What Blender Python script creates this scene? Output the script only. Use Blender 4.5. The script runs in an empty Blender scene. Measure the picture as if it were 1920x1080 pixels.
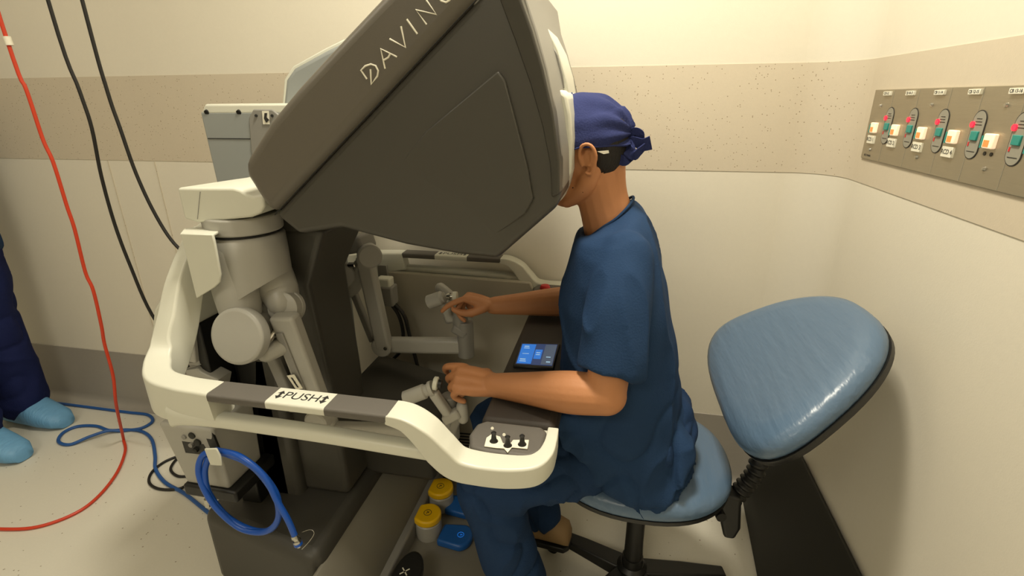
import bpy, bmesh, math, random
from math import sin, cos, pi, radians, sqrt, atan2
from mathutils import Vector, Matrix, noise
V = Vector
random.seed(7)
scn = bpy.context.scene
C = scn.collection

# ------------------------------------------------------------------ camera
CAM = V((0, 0, 1.35)); FP = 960.0
def _cam():
    p, y, r = radians(20.2), radians(11.8), radians(-0.45)
    f = V((-sin(y) * cos(p), cos(y) * cos(p), -sin(p)))
    ri = V((cos(y), sin(y), 0)); up = ri.cross(f)
    return cos(r) * ri + sin(r) * up, -sin(r) * ri + cos(r) * up, f
RI, UP, FW = _cam()
cd = bpy.data.cameras.new('camera'); cam = bpy.data.objects.new('camera', cd); C.objects.link(cam)
cd.lens = 18; cd.sensor_width = 36; cd.clip_start = 0.02
cam.matrix_world = Matrix(((RI.x, UP.x, -FW.x, 0), (RI.y, UP.y, -FW.y, 0), (RI.z, UP.z, -FW.z, 1.35), (0, 0, 0, 1)))
scn.camera = cam
scn.view_settings.view_transform = 'Standard'; scn.view_settings.look = 'None'
scn.view_settings.gamma = 1; scn.view_settings.use_curve_mapping = False
scn.view_settings.exposure = 0.12

# ------------------------------------------------------------------ world and lights
w = bpy.data.worlds.new('world'); scn.world = w; w.use_nodes = True
w.node_tree.nodes['Background'].inputs[0].default_value = (1, .93, .75, 1)
w.node_tree.nodes['Background'].inputs[1].default_value = 0.3
def area(name, loc, size, sizey, power, col=(1, .92, .75), rot=(0, 0, 0)):
    l = bpy.data.lights.new(name, 'AREA'); l.shape = 'RECTANGLE'; l.size = size; l.size_y = sizey
    l.energy = power; l.color = col
    o = bpy.data.objects.new(name, l); C.objects.link(o); o.location = loc; o.rotation_euler = rot
    return o
area('ceiling_lamp', (-.12, .95, 2.62), .32, .32, 35)
area('ceiling_lamp', (-2.0, .6, 2.62), 1.2, .3, 7)
area('ceiling_lamp', (-.9, -1.4, 2.62), 1.2, .6, 25)

def at(px, py, ax, v):                 # a point of the place on the plane x, y or z = v
    d = RI * ((px - 960) / FP) + UP * ((540 - py) / FP) + FW
    i = 'xyz'.index(ax); t = (v - CAM[i]) / d[i]
    return CAM + d * t

# ------------------------------------------------------------------ materials
def lin(c): return tuple(((x / 255) / 12.92 if x / 255 < .04045 else ((x / 255 + .055) / 1.055) ** 2.4) for x in c)
def mat(name, rgb, rough=.5, metal=0, bump=0, bscale=60, vary=0, vscale=8, spec=.5, emit=0, speck=None, stretch=None):
    m = bpy.data.materials.new(name); m.use_nodes = True
    nt = m.node_tree; b = nt.nodes['Principled BSDF']; L = nt.links
    col = lin(rgb) + (1,)
    b.inputs['Base Color'].default_value = col
    b.inputs['Roughness'].default_value = rough; b.inputs['Metallic'].default_value = metal
    b.inputs['Specular IOR Level'].default_value = spec
    if emit:
        b.inputs['Emission Color'].default_value = col; b.inputs['Emission Strength'].default_value = emit
    tc = nt.nodes.new('ShaderNodeTexCoord'); mp = nt.nodes.new('ShaderNodeMapping')
    L.new(tc.outputs['Object'], mp.inputs[0])
    if stretch: mp.inputs['Scale'].default_value = stretch
    last = None
    if vary or speck:
        n = nt.nodes.new('ShaderNodeTexNoise'); n.inputs['Scale'].default_value = vscale; n.inputs['Detail'].default_value = 5
        L.new(mp.outputs[0], n.inputs['Vector'])
        r = nt.nodes.new('ShaderNodeMapRange'); r.inputs[3].default_value = 1 - vary; r.inputs[4].default_value = 1 + vary
        L.new(n.outputs[0], r.inputs[0])
        mx = nt.nodes.new('ShaderNodeVectorMath'); mx.operation = 'SCALE'; mx.inputs[0].default_value = col[:3]
        L.new(r.outputs[0], mx.inputs['Scale']); last = mx.outputs[0]
    if speck:                         # (scale, size threshold, colour)
        vo = nt.nodes.new('ShaderNodeTexVoronoi'); vo.inputs['Scale'].default_value = speck[0]
        L.new(tc.outputs['Object'], vo.inputs['Vector'])
        lt = nt.nodes.new('ShaderNodeMath'); lt.operation = 'LESS_THAN'; lt.inputs[1].default_value = speck[1]
        L.new(vo.outputs['Distance'], lt.inputs[0])
        sp = nt.nodes.new('ShaderNodeSeparateColor'); L.new(vo.outputs['Color'], sp.inputs[0])
        g2 = nt.nodes.new('ShaderNodeMath'); g2.operation = 'GREATER_THAN'; g2.inputs[1].default_value = speck[3]
        L.new(sp.outputs[0], g2.inputs[0])
        mu = nt.nodes.new('ShaderNodeMath'); mu.operation = 'MULTIPLY'; L.new(lt.outputs[0], mu.inputs[0]); L.new(g2.outputs[0], mu.inputs[1])
        mi = nt.nodes.new('ShaderNodeMix'); mi.data_type = 'RGBA'; L.new(mu.outputs[0], mi.inputs[0])
        L.new(last, mi.inputs[6]); mi.inputs[7].default_value = lin(speck[2]) + (1,)
        last = mi.outputs[2]
    if last: L.new(last, b.inputs['Base Color'])
    if bump:
        n2 = nt.nodes.new('ShaderNodeTexNoise'); n2.inputs['Scale'].default_value = bscale; n2.inputs['Detail'].default_value = 3
        L.new(mp.outputs[0], n2.inputs['Vector'])
        bp = nt.nodes.new('ShaderNodeBump'); bp.inputs['Strength'].default_value = bump; bp.inputs['Distance'].default_value = .004
        L.new(n2.outputs[0], bp.inputs['Height']); L.new(bp.outputs[0], b.inputs['Normal'])
    return m
M = dict(
    wall=mat('wall_vinyl', (222, 216, 200), .38, bump=.05, bscale=300, vary=.02, vscale=90, spec=.3),
    band=mat('band_vinyl', (203, 192, 172), .5, bump=.05, bscale=300, vary=.03, vscale=120, spec=.3, speck=(130, .2, (150, 136, 112), .72)),
    skirt=mat('skirting_vinyl', (158, 152, 142), .4, vary=.04, vscale=120),
    floor=mat('floor_vinyl', (214, 210, 196), .38, vary=.04, vscale=160, speck=(60, .14, (150, 140, 120), .8)),
    ceil=mat('ceiling_paint', (235, 232, 222), .8),
    white=mat('white_plastic', (212, 212, 198), .38, vary=.012, vscale=20, bump=.03, bscale=400),
    grey=mat('grey_plastic', (168, 166, 158), .4, vary=.015, vscale=20, bump=.03, bscale=400),
    grey2=mat('mid_grey_plastic', (136, 134, 128), .45, vary=.015, vscale=20),
    towerg=mat('blue_grey_plastic', (142, 146, 144), .5, vary=.015, vscale=20),
    hood=mat('hood_dark_grey', (68, 66, 60), .42, vary=.02, vscale=12, bump=.04, bscale=500),
    hood2=mat('hood_cover_grey', (98, 93, 84), .38, vary=.02, vscale=12, bump=.04, bscale=500),
    dark=mat('dark_grey_plastic', (62, 60, 54), .5, vary=.02, vscale=12, bump=.04, bscale=500),
    panelg=mat('side_panel_grey', (176, 170, 154), .5, vary=.015, vscale=12),
    tray=mat('tray_grey', (124, 120, 108), .5, vary=.02, vscale=12),
    grip=mat('grip_rubber', (92, 88, 82), .6, bump=.1, bscale=600),
    pad=mat('armrest_foam', (52, 46, 40), .65, bump=.15, bscale=500),
    black=mat('black_plastic', (22, 22, 20), .45),
    blackr=mat('black_rubber', (30, 30, 24), .6, vary=.15, vscale=6),
    seam=mat('seam_black', (14, 14, 12), .8),
    metal=mat('steel', (190, 188, 180), .25, 1),
    brush=mat('brushed_steel', (176, 168, 150), .42, .85, bump=.08, bscale=60, stretch=(1, 1, 20), vary=.05, vscale=14),
    scrub=mat('scrub_fabric', (35, 58, 90), .85, bump=.25, bscale=260, vary=.05, vscale=16, spec=.15),
    scrub2=mat('scrub_trouser_fabric', (33, 55, 88), .85, bump=.35, bscale=260, vary=.07, vscale=16, spec=.15),
    navy=mat('navy_fabric', (26, 34, 76), .85, bump=.35, bscale=220, vary=.08, vscale=14, spec=.15),
    cap=mat('cap_fabric', (46, 53, 96), .85, bump=.3, bscale=260, vary=.06, vscale=18, spec=.15),
    overshoe=mat('overshoe_film', (104, 158, 200), .5, bump=.8, bscale=40, vary=.12, vscale=30, stretch=(3, 1, .6)),
    skin=mat('skin', (186, 127, 84), .55, bump=.12, bscale=120, vary=.07, vscale=22),
    hair=mat('black_hair', (26, 21, 15), .7, bump=.6, bscale=300, stretch=(1, 1, .3)),
    vinylb=mat('chair_blue_vinyl', (84, 107, 132), .33, bump=.7, bscale=22, vary=.06, vscale=7, stretch=(2, .3, 2)),
    blueh=mat('blue_hose', (22, 82, 180), .35), bluec=mat('blue_cable', (36, 84, 150), .45),
    red=mat('red_cable', (200, 60, 30), .45), blk=mat('black_cable', (20, 18, 16), .5),
    yellow=mat('yellow_plastic', (242, 192, 20), .35), bluep=mat('blue_pedal_plastic', (26, 92, 170), .4),
    redled=mat('red_led', (255, 30, 50), .4, emit=2.0), redp=mat('red_button_plastic', (200, 40, 44), .35),
    teal=mat('teal_button', (40, 140, 130), .4), ovalg=mat('oval_insert_grey', (146, 143, 130), .5),
    label=mat('label_white', (232, 228, 210), .5), ink=mat('ink', (40, 38, 36), .6),
    lit=mat('lit_rocker', (255, 226, 190), .3, emit=.5), orange=mat('orange_neon', (255, 120, 60), .4, emit=.8),
    scrn=mat('screen_dark_blue', (38, 70, 130), .2, emit=.35), scrb=mat('screen_blue', (30, 120, 220), .2, emit=.6),
    scrw=mat('screen_white', (170, 210, 240), .2, emit=.5), scrg=mat('screen_grey', (90, 110, 140), .2, emit=.3),
    khaki=mat('khaki_shoe', (150, 122, 84), .7, bump=.3), gold=mat('gold', (230, 180, 90), .2, 1), mole=mat('mole', (70, 40, 26), .7),
    glass=mat('viewer_black', (26, 24, 22), .15),
)

# ------------------------------------------------------------------ helpers
def thing(name, loc, label, cat, group=None):
    o = bpy.data.objects.new(name, None); C.objects.link(o); o.location = loc; o.empty_display_size = .05
    o['label'] = label; o['category'] = cat
    if group: o['group'] = group
    return o
def tag(o, label, cat, group=None, kind=None):
    o['label'] = label; o['category'] = cat
    if group: o['group'] = group
    if kind: o['kind'] = kind
    return o
def wloc(o):
    v = V((0, 0, 0))
    while o: v += o.location; o = o.parent
    return v
def shade(me, ang=35):
    bm = bmesh.new(); bm.from_mesh(me); bmesh.ops.recalc_face_normals(bm, faces=bm.faces)
    for f in bm.faces: f.smooth = True
    a = radians(ang)
    for e in bm.edges:
        if len(e.link_faces) == 2 and e.calc_face_angle(0) > a: e.smooth = False
    bm.to_mesh(me); bm.free()
def obj(name, vs, fs, m, parent=None, bevel=0, seg=3, ang=35, base=None):
    """one mesh object; vs in world coordinates"""
    off = wloc(parent)
    if parent is None and base is not None: off = V(base)
    me = bpy.data.meshes.new(name)
    me.from_pydata([tuple(V(v) - off) for v in vs], [], fs); me.update()
    shade(me, ang)
    me.materials.append(m if not isinstance(m, str) else M[m])
    o = bpy.data.objects.new(name, me); C.objects.link(o)
    if parent: o.parent = parent
    elif base is not None: o.location = base
    if bevel:
        b = o.modifiers.new('bevel', 'BEVEL'); b.width = bevel; b.segments = seg; b.limit_method = 'ANGLE'; b.angle_limit = radians(32)
        b.harden_normals = False
    return o
class G:                                  # collects geometry for ONE mesh
    def __init__(s): s.v = []; s.f = []
    def add(s, vs, fs):
        n = len(s.v); s.v += [V(v) for v in vs]; s.f += [tuple(i + n for i in f) for f in fs]; return s
    def box(s, c, d, rz=0, ry=0, rx=0):
        R = Matrix.Rotation(rz, 3, 'Z') @ Matrix.Rotation(ry, 3, 'Y') @ Matrix.Rotation(rx, 3, 'X')
        vs = [V(c) + R @ V((x * d[0] / 2, y * d[1] / 2, z * d[2] / 2)) for x in (-1, 1) for y in (-1, 1) for z in (-1, 1)]
        return s.add(vs, [(0, 1, 3, 2), (4, 6, 7, 5), (0, 4, 5, 1), (2, 3, 7, 6), (0, 2, 6, 4), (1, 5, 7, 3)])
    def prism(s, pts, off):
        n = len(pts); off = V(off); a = [V(p) for p in pts]
        return s.add(a + [p + off for p in a], [tuple(range(n)), tuple(range(2 * n - 1, n - 1, -1))] + [(i, i + n, (i + 1) % n + n, (i + 1) % n) for i in range(n)])
    def cyl(s, a, b, r, r2=None, n=28):
        a, b = V(a), V(b); r2 = r if r2 is None else r2; t = (b - a).normalized()
        u = t.orthogonal().normalized(); w_ = t.cross(u)
        ring = lambda c, q: [c + (u * cos(2 * pi * i / n) + w_ * sin(2 * pi * i / n)) * q for i in range(n)]
        return s.add(ring(a, r) + ring(b, r2), [tuple(range(n)), tuple(range(2 * n - 1, n - 1, -1))] + [(i, i + n, (i + 1) % n + n, (i + 1) % n) for i in range(n)])
    def lathe(s, a, axis, prof, n=36):      # prof: (distance along axis, radius)
        a = V(a); t = V(axis).normalized(); u = t.orthogonal().normalized(); w_ = t.cross(u); vs = []; fs = []
        for d, r in prof:
            vs += [a + t * d + (u * cos(2 * pi * i / n) + w_ * sin(2 * pi * i / n)) * r for i in range(n)]
        for k in range(len(prof) - 1):
            fs += [(k * n + i, (k + 1) * n + i, (k + 1) * n + (i + 1) % n, k * n + (i + 1) % n) for i in range(n)]
        fs += [tuple(range(n)), tuple(range(len(prof) * n - 1, (len(prof) - 1) * n - 1, -1))]
        return s.add(vs, fs)
    def loft(s, rings):
        n = len(rings[0]); vs = [p for r in rings for p in r]; fs = []
        for k in range(len(rings) - 1):
            fs += [(k * n + i, (k + 1) * n + i, (k + 1) * n + (i + 1) % n, k * n + (i + 1) % n) for i in range(n)]
        fs += [tuple(range(n)), tuple(range(len(rings) * n - 1, (len(rings) - 1) * n - 1, -1))]
        return s.add(vs, fs)
    def sweep(s, path, sec, closed=False, smooth=1, flat=False):
        """sec(i/(n-1)) -> list of (side, up) offsets; path list of points"""
        P = spline(path, smooth, closed); n = len(P); rings = []
        prev = None
        for i, p in enumerate(P):
            t = (P[(i + 1) % n] - P[i - 1]) if closed else (P[min(i + 1, n - 1)] - P[max(i - 1, 0)])
            t.normalize()
            if flat: sd = V((t.y, -t.x, 0)).normalized() if abs(t.z) < .999 else V((1, 0, 0))
            else:
                if prev is None: sd = t.cross(V((0, 0, 1))); sd = t.orthogonal() if sd.length < .05 else sd
                else: sd = prev - t * prev.dot(t)
                sd.normalize(); prev = sd
            up = sd.cross(t).normalized()
            if flat and up.z < 0: up = -up
            rings.append([p + sd * a + up * b for a, b in sec(i / (n - 1))])
        k = len(rings[0])
        if closed:
            vs = [q for r in rings for q in r]
            fs = [(a * k + i, ((a + 1) % n) * k + i, ((a + 1) % n) * k + (i + 1) % k, a * k + (i + 1) % k) for a in range(n) for i in range(k)]
            return s.add(vs, fs)
        return s.loft(rings)
    def tube(s, path, r, n=10, smooth=6, closed=False):
        f = r if callable(r) else (lambda t: r)
        return s.sweep(path, lambda t: [(f(t) * cos(2 * pi * i / n), f(t) * sin(2 * pi * i / n)) for i in range(n)], closed, smooth)
    def ell(s, c, r, R=None, n=24, m=16, p=1.0):
        vs = []; fs = []; R = R or Matrix.Identity(3)
        sg = lambda x: math.copysign(abs(x) ** p, x)
        for j in range(1, m):
            ph = -pi / 2 + pi * j / m
            for i in range(n):
                th = 2 * pi * i / n
                vs.append(V(c) + R @ V((r[0] * sg(cos(ph)) * sg(cos(th)), r[1] * sg(cos(ph)) * sg(sin(th)), r[2] * sg(sin(ph)))))
        k = len(vs); vs += [V(c) + R @ V((0, 0, -r[2])), V(c) + R @ V((0, 0, r[2]))]
        for j in range(m - 2):
            fs += [(j * n + i, j * n + (i + 1) % n, (j + 1) * n + (i + 1) % n, (j + 1) * n + i) for i in range(n)]
        fs += [(k, (i + 1) % n, i) for i in range(n)] + [(k + 1, (m - 2) * n + i, (m - 2) * n + (i + 1) % n) for i in range(n)]
        return s.add(vs, fs)
    def limb(s, path, rad, n=18, smooth=5, up=None, caps=True):
        """path of joints, rad list of (r_side, r_up) or r, rounded ends"""
        rad = [(r, r) if not isinstance(r, tuple) else r for r in rad]
        P = spline(path, smooth); Q = spline([V((a, b, 0)) for a, b in rad], smooth); rings = []
        prev = V(up) if up else None
        N = len(P)
        for i, p in enumerate(P):
            t = (P[min(i + 1, N - 1)] - P[max(i - 1, 0)]).normalized()
            u = (prev if prev is not None else t.orthogonal()); u = (u - t * u.dot(t)).normalized(); prev = u
            sd = t.cross(u)
            a, b = Q[i].x, Q[i].y
            def ring(c, k): return [c + sd * (a * k * cos(2 * pi * j / n)) + u * (b * k * sin(2 * pi * j / n)) for j in range(n)]
            if i == 0 and caps:
                for q in (90, 60, 30): rings.append(ring(p - t * b * sin(radians(q)), max(.05, cos(radians(q)))))
            rings.append(ring(p, 1))
            if i == N - 1 and caps:
                for q in (30, 60, 90): rings.append(ring(p + t * b * sin(radians(q)), max(.05, cos(radians(q)))))
        return s.loft(rings)
    def make(s, name, m, parent=None, bevel=0, seg=3, ang=35, base=None):
        return obj(name, s.v, s.f, m, parent, bevel, seg, ang, base)
def spline(P, k=6, closed=False):
    P = [V(p) for p in P]
    if k <= 1 or len(P) < 3: 
        if k > 1 and len(P) == 2: return [P[0].lerp(P[1], i / k) for i in range(k + 1)]
        return P
    out = []; n = len(P); rng = n if closed else n - 1
    for i in range(rng):
        if closed: a, b, c, d = P[i - 1], P[i], P[(i + 1) % n], P[(i + 2) % n]
        else: a, b, c, d = P[max(i - 1, 0)], P[i], P[i + 1], P[min(i + 2, n - 1)]
        for j in range(k):
            t = j / k
            out.append(.5 * ((2 * b) + (c - a) * t + (2 * a - 5 * b + 4 * c - d) * t * t + (3 * b - a - 3 * c + d) * t ** 3))
    if not closed: out.append(P[-1].copy())
    return out
def rrect(w_, h, r=.3, n=4):               # rounded rectangle section
    r = r * min(w_, h); pts = []
    for cx, cy, a0 in ((w_ / 2 - r, h / 2 - r, 0), (-w_ / 2 + r, h / 2 - r, 90), (-w_ / 2 + r, -h / 2 + r, 180), (w_ / 2 - r, -h / 2 + r, 270)):
        for i in range(n + 1):
            a = radians(a0 + 90 * i / n); pts.append((cx + r * cos(a), cy + r * sin(a)))
    return pts
def merged(name, g, m, parent, voxel, smooth=8, fn=None, base=None):
    """union of the collected closed shapes as one continuous skin"""
    o = g.make(name, m, parent, base=base)
    r = o.modifiers.new('r', 'REMESH'); r.mode = 'VOXEL'; r.voxel_size = voxel; r.use_smooth_shade = True
    sm = o.modifiers.new('s', 'SMOOTH'); sm.iterations = smooth; sm.factor = .5
    bpy.context.view_layer.update()
    dg = bpy.context.evaluated_depsgraph_get()
    me = bpy.data.meshes.new_from_object(o.evaluated_get(dg)); o.modifiers.clear()
    me.name = name; off = wloc(o)
    if fn:
        cs = [v.co.copy() for v in me.vertices]; ns = [v.vector.copy() for v in me.vertex_normals]; flat = []
        for c_, n_ in zip(cs, ns): flat += list(fn(c_ + off, n_) - off)
        me.vertices.foreach_set('co', flat)
    for p in me.polygons: p.use_smooth = True
    o.data = me
    if not len(me.materials): me.materials.append(M[m])
    return o
def text(name, body, size, mw, m, parent, depth=.0006):
    cu = bpy.data.curves.new(name, 'FONT'); cu.body = body; cu.size = size; cu.extrude = depth; cu.align_x = 'CENTER'; cu.align_y = 'CENTER'
    t = bpy.data.objects.new(name, cu); C.objects.link(t); bpy.context.view_layer.update()
    me = bpy.data.meshes.new_from_object(t.evaluated_get(bpy.context.evaluated_depsgraph_get()))
    bpy.data.objects.remove(t); me.transform(Matrix.Translation(-wloc(parent)) @ mw)
    me.materials.clear(); me.materials.append(M[m])
    o = bpy.data.objects.new(name, me); C.objects.link(o); o.parent = parent
    return o
def frame(o, x, y):                        # matrix with given origin, x and y axes
    x = V(x).normalized(); y = V(y); y = (y - x * y.dot(x)).normalized(); z = x.cross(y)
    return Matrix(((x.x, y.x, z.x, o[0]), (x.y, y.y, z.y, o[1]), (x.z, y.z, z.z, o[2]), (0, 0, 0, 1)))
def struct(o): o['kind'] = 'structure'; return o
YB, XR = 1.676, .612                       # back and right wall planes

# ------------------------------------------------------------------ room
struct(G().box((-1.7, -.66, -.05), (4.7, 4.76, .1)).make('floor', 'floor'))
struct(G().box((-1.7, -.66, 2.75), (4.7, 4.76, .1)).make('ceiling', 'ceil'))
RC = .13
def wallpath(r, off):                      # plan line of back wall, rounded corner, right wall
    p = [V((-4, YB - off, 0)), V((XR - r, YB - off, 0))]
    c = V((XR - r, YB - r, 0))
    p += [c + V((sin(a), cos(a), 0)) * (r - off) for a in [pi / 2 * i / 10 for i in range(1, 10)]]
    p += [V((XR - off, YB - r, 0))]
    return p
def strip(path, z0, z1, th, side):         # upright sheet of thickness th behind the path line
    g = G(); n = len(path); vs = []
    for i, p in enumerate(path):
        t = (path[min(i + 1, n - 1)] - path[max(i - 1, 0)]).normalized(); nn = V((t.y, -t.x, 0)) * -1
        for q, z in ((p, z0), (p, z1), (p + nn * th, z1), (p + nn * th, z0)): vs.append(V((q.x, q.y, z)))
    fs = [(4 * i + j, 4 * i + (j + 1) % 4, 4 * i + 4 + (j + 1) % 4, 4 * i + 4 + j) for i in range(n - 1) for j in range(4)]
    fs += [(0, 1, 2, 3), (4 * n - 1, 4 * n - 2, 4 * n - 3, 4 * n - 4)]
    return g.add(vs, fs)
backp = wallpath(RC, 0)
struct(strip([V((-4, YB, 0)), V((XR - RC, YB, 0))], 0, 2.7, .06, 1).make('wall_back', 'wall', ang=60))
struct(strip(backp[1:], 0, 2.7, .06, 1).make('wall_corner', 'wall', ang=60))
struct(strip([V((XR, YB - RC, 0)), V((XR, -3, 0))], 0, 2.7, .06, 1).make('wall_right', 'wall'))
struct(G().box((-4.03, -.66, 1.35), (.06, 4.76, 2.7)).make('wall_left', 'wall'))
struct(G().box((-1.7, -3.03, 1.35), (4.7, .06, 2.7)).make('wall_front', 'wall'))
ZB, ZT, ZS = 1.142, 1.44, .288
for i, (pth) in enumerate([wallpath(RC, .0015), [V((XR - .0015, YB - RC, 0)), V((XR - .0015, -3, 0))]]):
    struct(strip(pth, ZB, ZT, .0014, 1).make('trim_%d' % (i + 1), 'band', ang=60))
def skirting(name, pth):
    g = G(); n = len(pth); vs = []; prof = [(0, ZS), (.003, ZS - .001), (.003, .045), (.006, .025), (.016, .010), (.034, .003), (.036, 0), (0, 0)]
    for i, p in enumerate(pth):
        t = (pth[min(i + 1, n - 1)] - pth[max(i - 1, 0)]).normalized(); nn = V((t.y, -t.x, 0))
        vs += [V((p.x + nn.x * d, p.y + nn.y * d, z)) for d, z in prof]
    k = len(prof)
    fs = [(k * i + j, k * i + (j + 1) % k, k * i + k + (j + 1) % k, k * i + k + j) for i in range(n - 1) for j in range(k)]
    fs += [tuple(range(k)), tuple(range(k * n - 1, k * n - k - 1, -1))]
    struct(g.add(vs, fs).make(name, 'skirt', ang=60))
skirting('baseboard_back', backp); skirting('baseboard_right', [V((XR, YB - RC, 0)), V((XR, -3, 0))])
for i, (px, py) in enumerate([(265, 200), (175, 200)]):             # welded joints of the wall sheets
    x = at(px, py, 'y', YB).x
    struct(G().box((x, YB - .0012, ZB / 2 + ZS / 2), (.002, .002, ZB - ZS)).make('trim_%d' % (i + 3), 'band'))

# ------------------------------------------------------------------ isolation panel on the right wall
pz0, pz1, py0, py1 = 1.203, 1.366, .72, 1.51
sp = thing('switch_panel', (XR, (py0 + py1) / 2, pz0), 'long brushed steel plate of safety switches on the right wall', 'switch panel')
px_ = XR - .0035
G().box((px_, (py0 + py1) / 2, (pz0 + pz1) / 2), (.004, py1 - py0, pz1 - pz0)).make('plate', 'brush', sp, .001, 1)
fx = px_ - .002
def onwall(y, z): return V((fx, y, z))
XW, YW = V((0, -1, 0)), V((0, 0, 1))       # reading direction on this wall
cols = [1.463, 1.358, 1.246, 1.136, 1.030, .925, .815]
def oval(r, hh, y, z, x0, th):
    pts = []
    for i in range(28):
        a = 2 * pi * i / 28; pts.append(V((x0, y + r * cos(a), z + r * sin(a) + (hh if sin(a) >= 0 else -hh))))
    return G().prism(pts, (-th, 0, 0))
for k, y in enumerate(cols):
    yo = y - .058
    oval(.0185, .023, yo, 1.286, fx, .0010).make('oval_rim', 'ink', sp)
    oval(.0168, .023, yo, 1.286, fx - .0006, .0008).make('oval_insert', 'ovalg', sp)
    G().box((fx - .002, yo, 1.2845), (.005, .019, .0155)).make('test_button', 'teal', sp, .001, 2)
    for q in range(3): G().box((fx - .0016, yo, 1.303 + q * .005), (.0006, .020 - q * .003, .0010)).make('print', 'ink', sp)
    G().box((fx - .0016, yo, 1.258), (.0006, .022, .0010)).make('print', 'ink', sp)
    G().box((fx - .0016, yo + .0115, 1.270), (.0010, .0035, .007)).make('red_mark', 'redp', sp)
    G().cyl((fx, yo + .0135, 1.303), (fx - .004, yo + .0135, 1.303), .0052, n=14).make('indicator_lamp', 'redled', sp)
    rk = G().box((fx - .004, y, 1.279), (.008, .026, .024)).make('rocker_switch', 'lit', sp, .002, 2)
    G().box((fx - .0083, y + .002, 1.275), (.0006, .014, .011)).make('neon', 'orange', rk)
    G().box((fx - .004, y + .0165, 1.277), (.007, .004, .020)).make('rocker_side', 'teal', rk)
    if k < 4:
        t = G().box((fx - .002, y + .006, 1.251), (.005, .034, .019)).make('label_tag', 'label', sp, .0005, 1)
        text('lettering', 'RCD %d' % (k + 1), .0125, frame(onwall(y + .006, 1.251) + V((-.0047, 0, 0)), XW, YW), 'ink', t, .0002)
    t = G().box((fx - .002, y - .026, pz1 - .009), (.005, .034, .0090)).make('circuit_tag', 'label', sp, .0004, 1)
    text('lettering', 'CB %d-%d' % (9 + k, 12 + k), .0075, frame(onwall(y - .026, pz1 - .009) + V((-.0047, 0, 0)), XW, YW), 'ink', t, .0002)
for y, z in ((1.463, 1.330), (1.242, 1.334), (1.023, 1.336), (1.467, 1.227), (1.247, 1.231), (1.03, 1.234)):
    G().cyl(onwall(y, z), onwall(y, z) - V((.0035, 0, 0)), .0042, .003, 12).make('screw', 'metal', sp)
for dy in (0, .017):
    G().cyl(onwall(1.024 + dy, 1.258), onwall(1.024 + dy, 1.258) - V((.001, 0, 0)), .0034, n=10).make('socket_hole', 'black', sp)
for y in (1.41, 1.30, 1.185, 1.09, .985): G().box((fx - .0001, y, (pz0 + pz1) / 2), (.0005, .0008, pz1 - pz0 - .004)).make('seam', 'ovalg', sp)
text('lettering', 'RCD PANEL', .007, frame(onwall(1.475, 1.212) + V((-.0002, 0, 0)), XW, YW), 'ink', sp, .0001)

# ------------------------------------------------------------------ dark mat leaning at the right wall
g = G(); a0, a1 = V((.505, 1.64, .004)), V((.44, .72, .004)); b0, b1 = V((XR - .012, 1.50, .315)), V((XR - .012, .72, .315))
nrm = (a1 - a0).cross(b0 - a0).normalized() * -.014
pts = [a0, a1, b1, b0, b0.lerp(a0, .25) + V((-.022, .03, 0)), b0.lerp(a0, .6) + V((-.03, .035, 0))]
nrm = nrm if nrm.x > 0 else -nrm
tag(g.prism(pts, nrm * .7).make('rubber_mat', 'blackr', None, .003, 2, base=(.5, 1.2, 0)), 'black rubber mat leaning on the right wall behind the chair', 'mat')

# ------------------------------------------------------------------ surgeon console
YC = 1.165
con = thing('surgeon_console', (-.75, YC, 0), 'large grey and white robotic surgery console with a viewer hood and push rails', 'console')
mir = lambda p: V((p[0] - .014, 2 * YC - p[1], p[2]))

# base
g = G(); g.prism([V((-1.105, .938, .0)), V((-.74, .86, .0)), V((-.69, .86, .0)), V((-.69, 1.47, .0)), V((-1.105, 1.39, .0))], (0, 0, .262))
g.make('base_cover', 'dark', con, .035, 4)
g = G(); g.prism([V((-1.05, .944, .035)), V((-.74, .884, .035)), V((-.74, .884, .19)), V((-.80, .895, .205)), V((-1.05, .944, .205))], (-.0015, -.006, 0))
g.make('base_side_panel', 'dark', con, .004, 2)
# knee cover box of the far side
g = G(); g.prism([V((-.78, 1.2, .24)), V((-.50, 1.2, .24)), V((-.50, 1.2, .44)), V((-.52, 1.2, .47)), V((-.78, 1.2, .53))], (0, .27, 0))
g.make('motor_cover', 'dark', con, .03, 4)
# treadle tray: sloping plate, ridge and floor plate
g = G(); g.prism([V((-.70, .80, .0)), V((-.59, .80, .0)), V((-.59, .80, .075)), V((-.665, .80, .205)), V((-.70, .80, .225))], (0, .66, 0))
g.make('tray_slope', 'tray', con, .012, 3)
G().box((-.585, 1.13, .05), (.03, .66, .07)).make('tray_ridge', 'grey2', con, .008, 3)
G().box((-.42, 1.13, .014), (.34, .70, .028)).make('tray_floor', 'tray', con, .006, 2)
G().box((-.66, 1.47, .15), (.30, .02, .26)).make('tray_back', 'dark', con, .005, 2)
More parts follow.
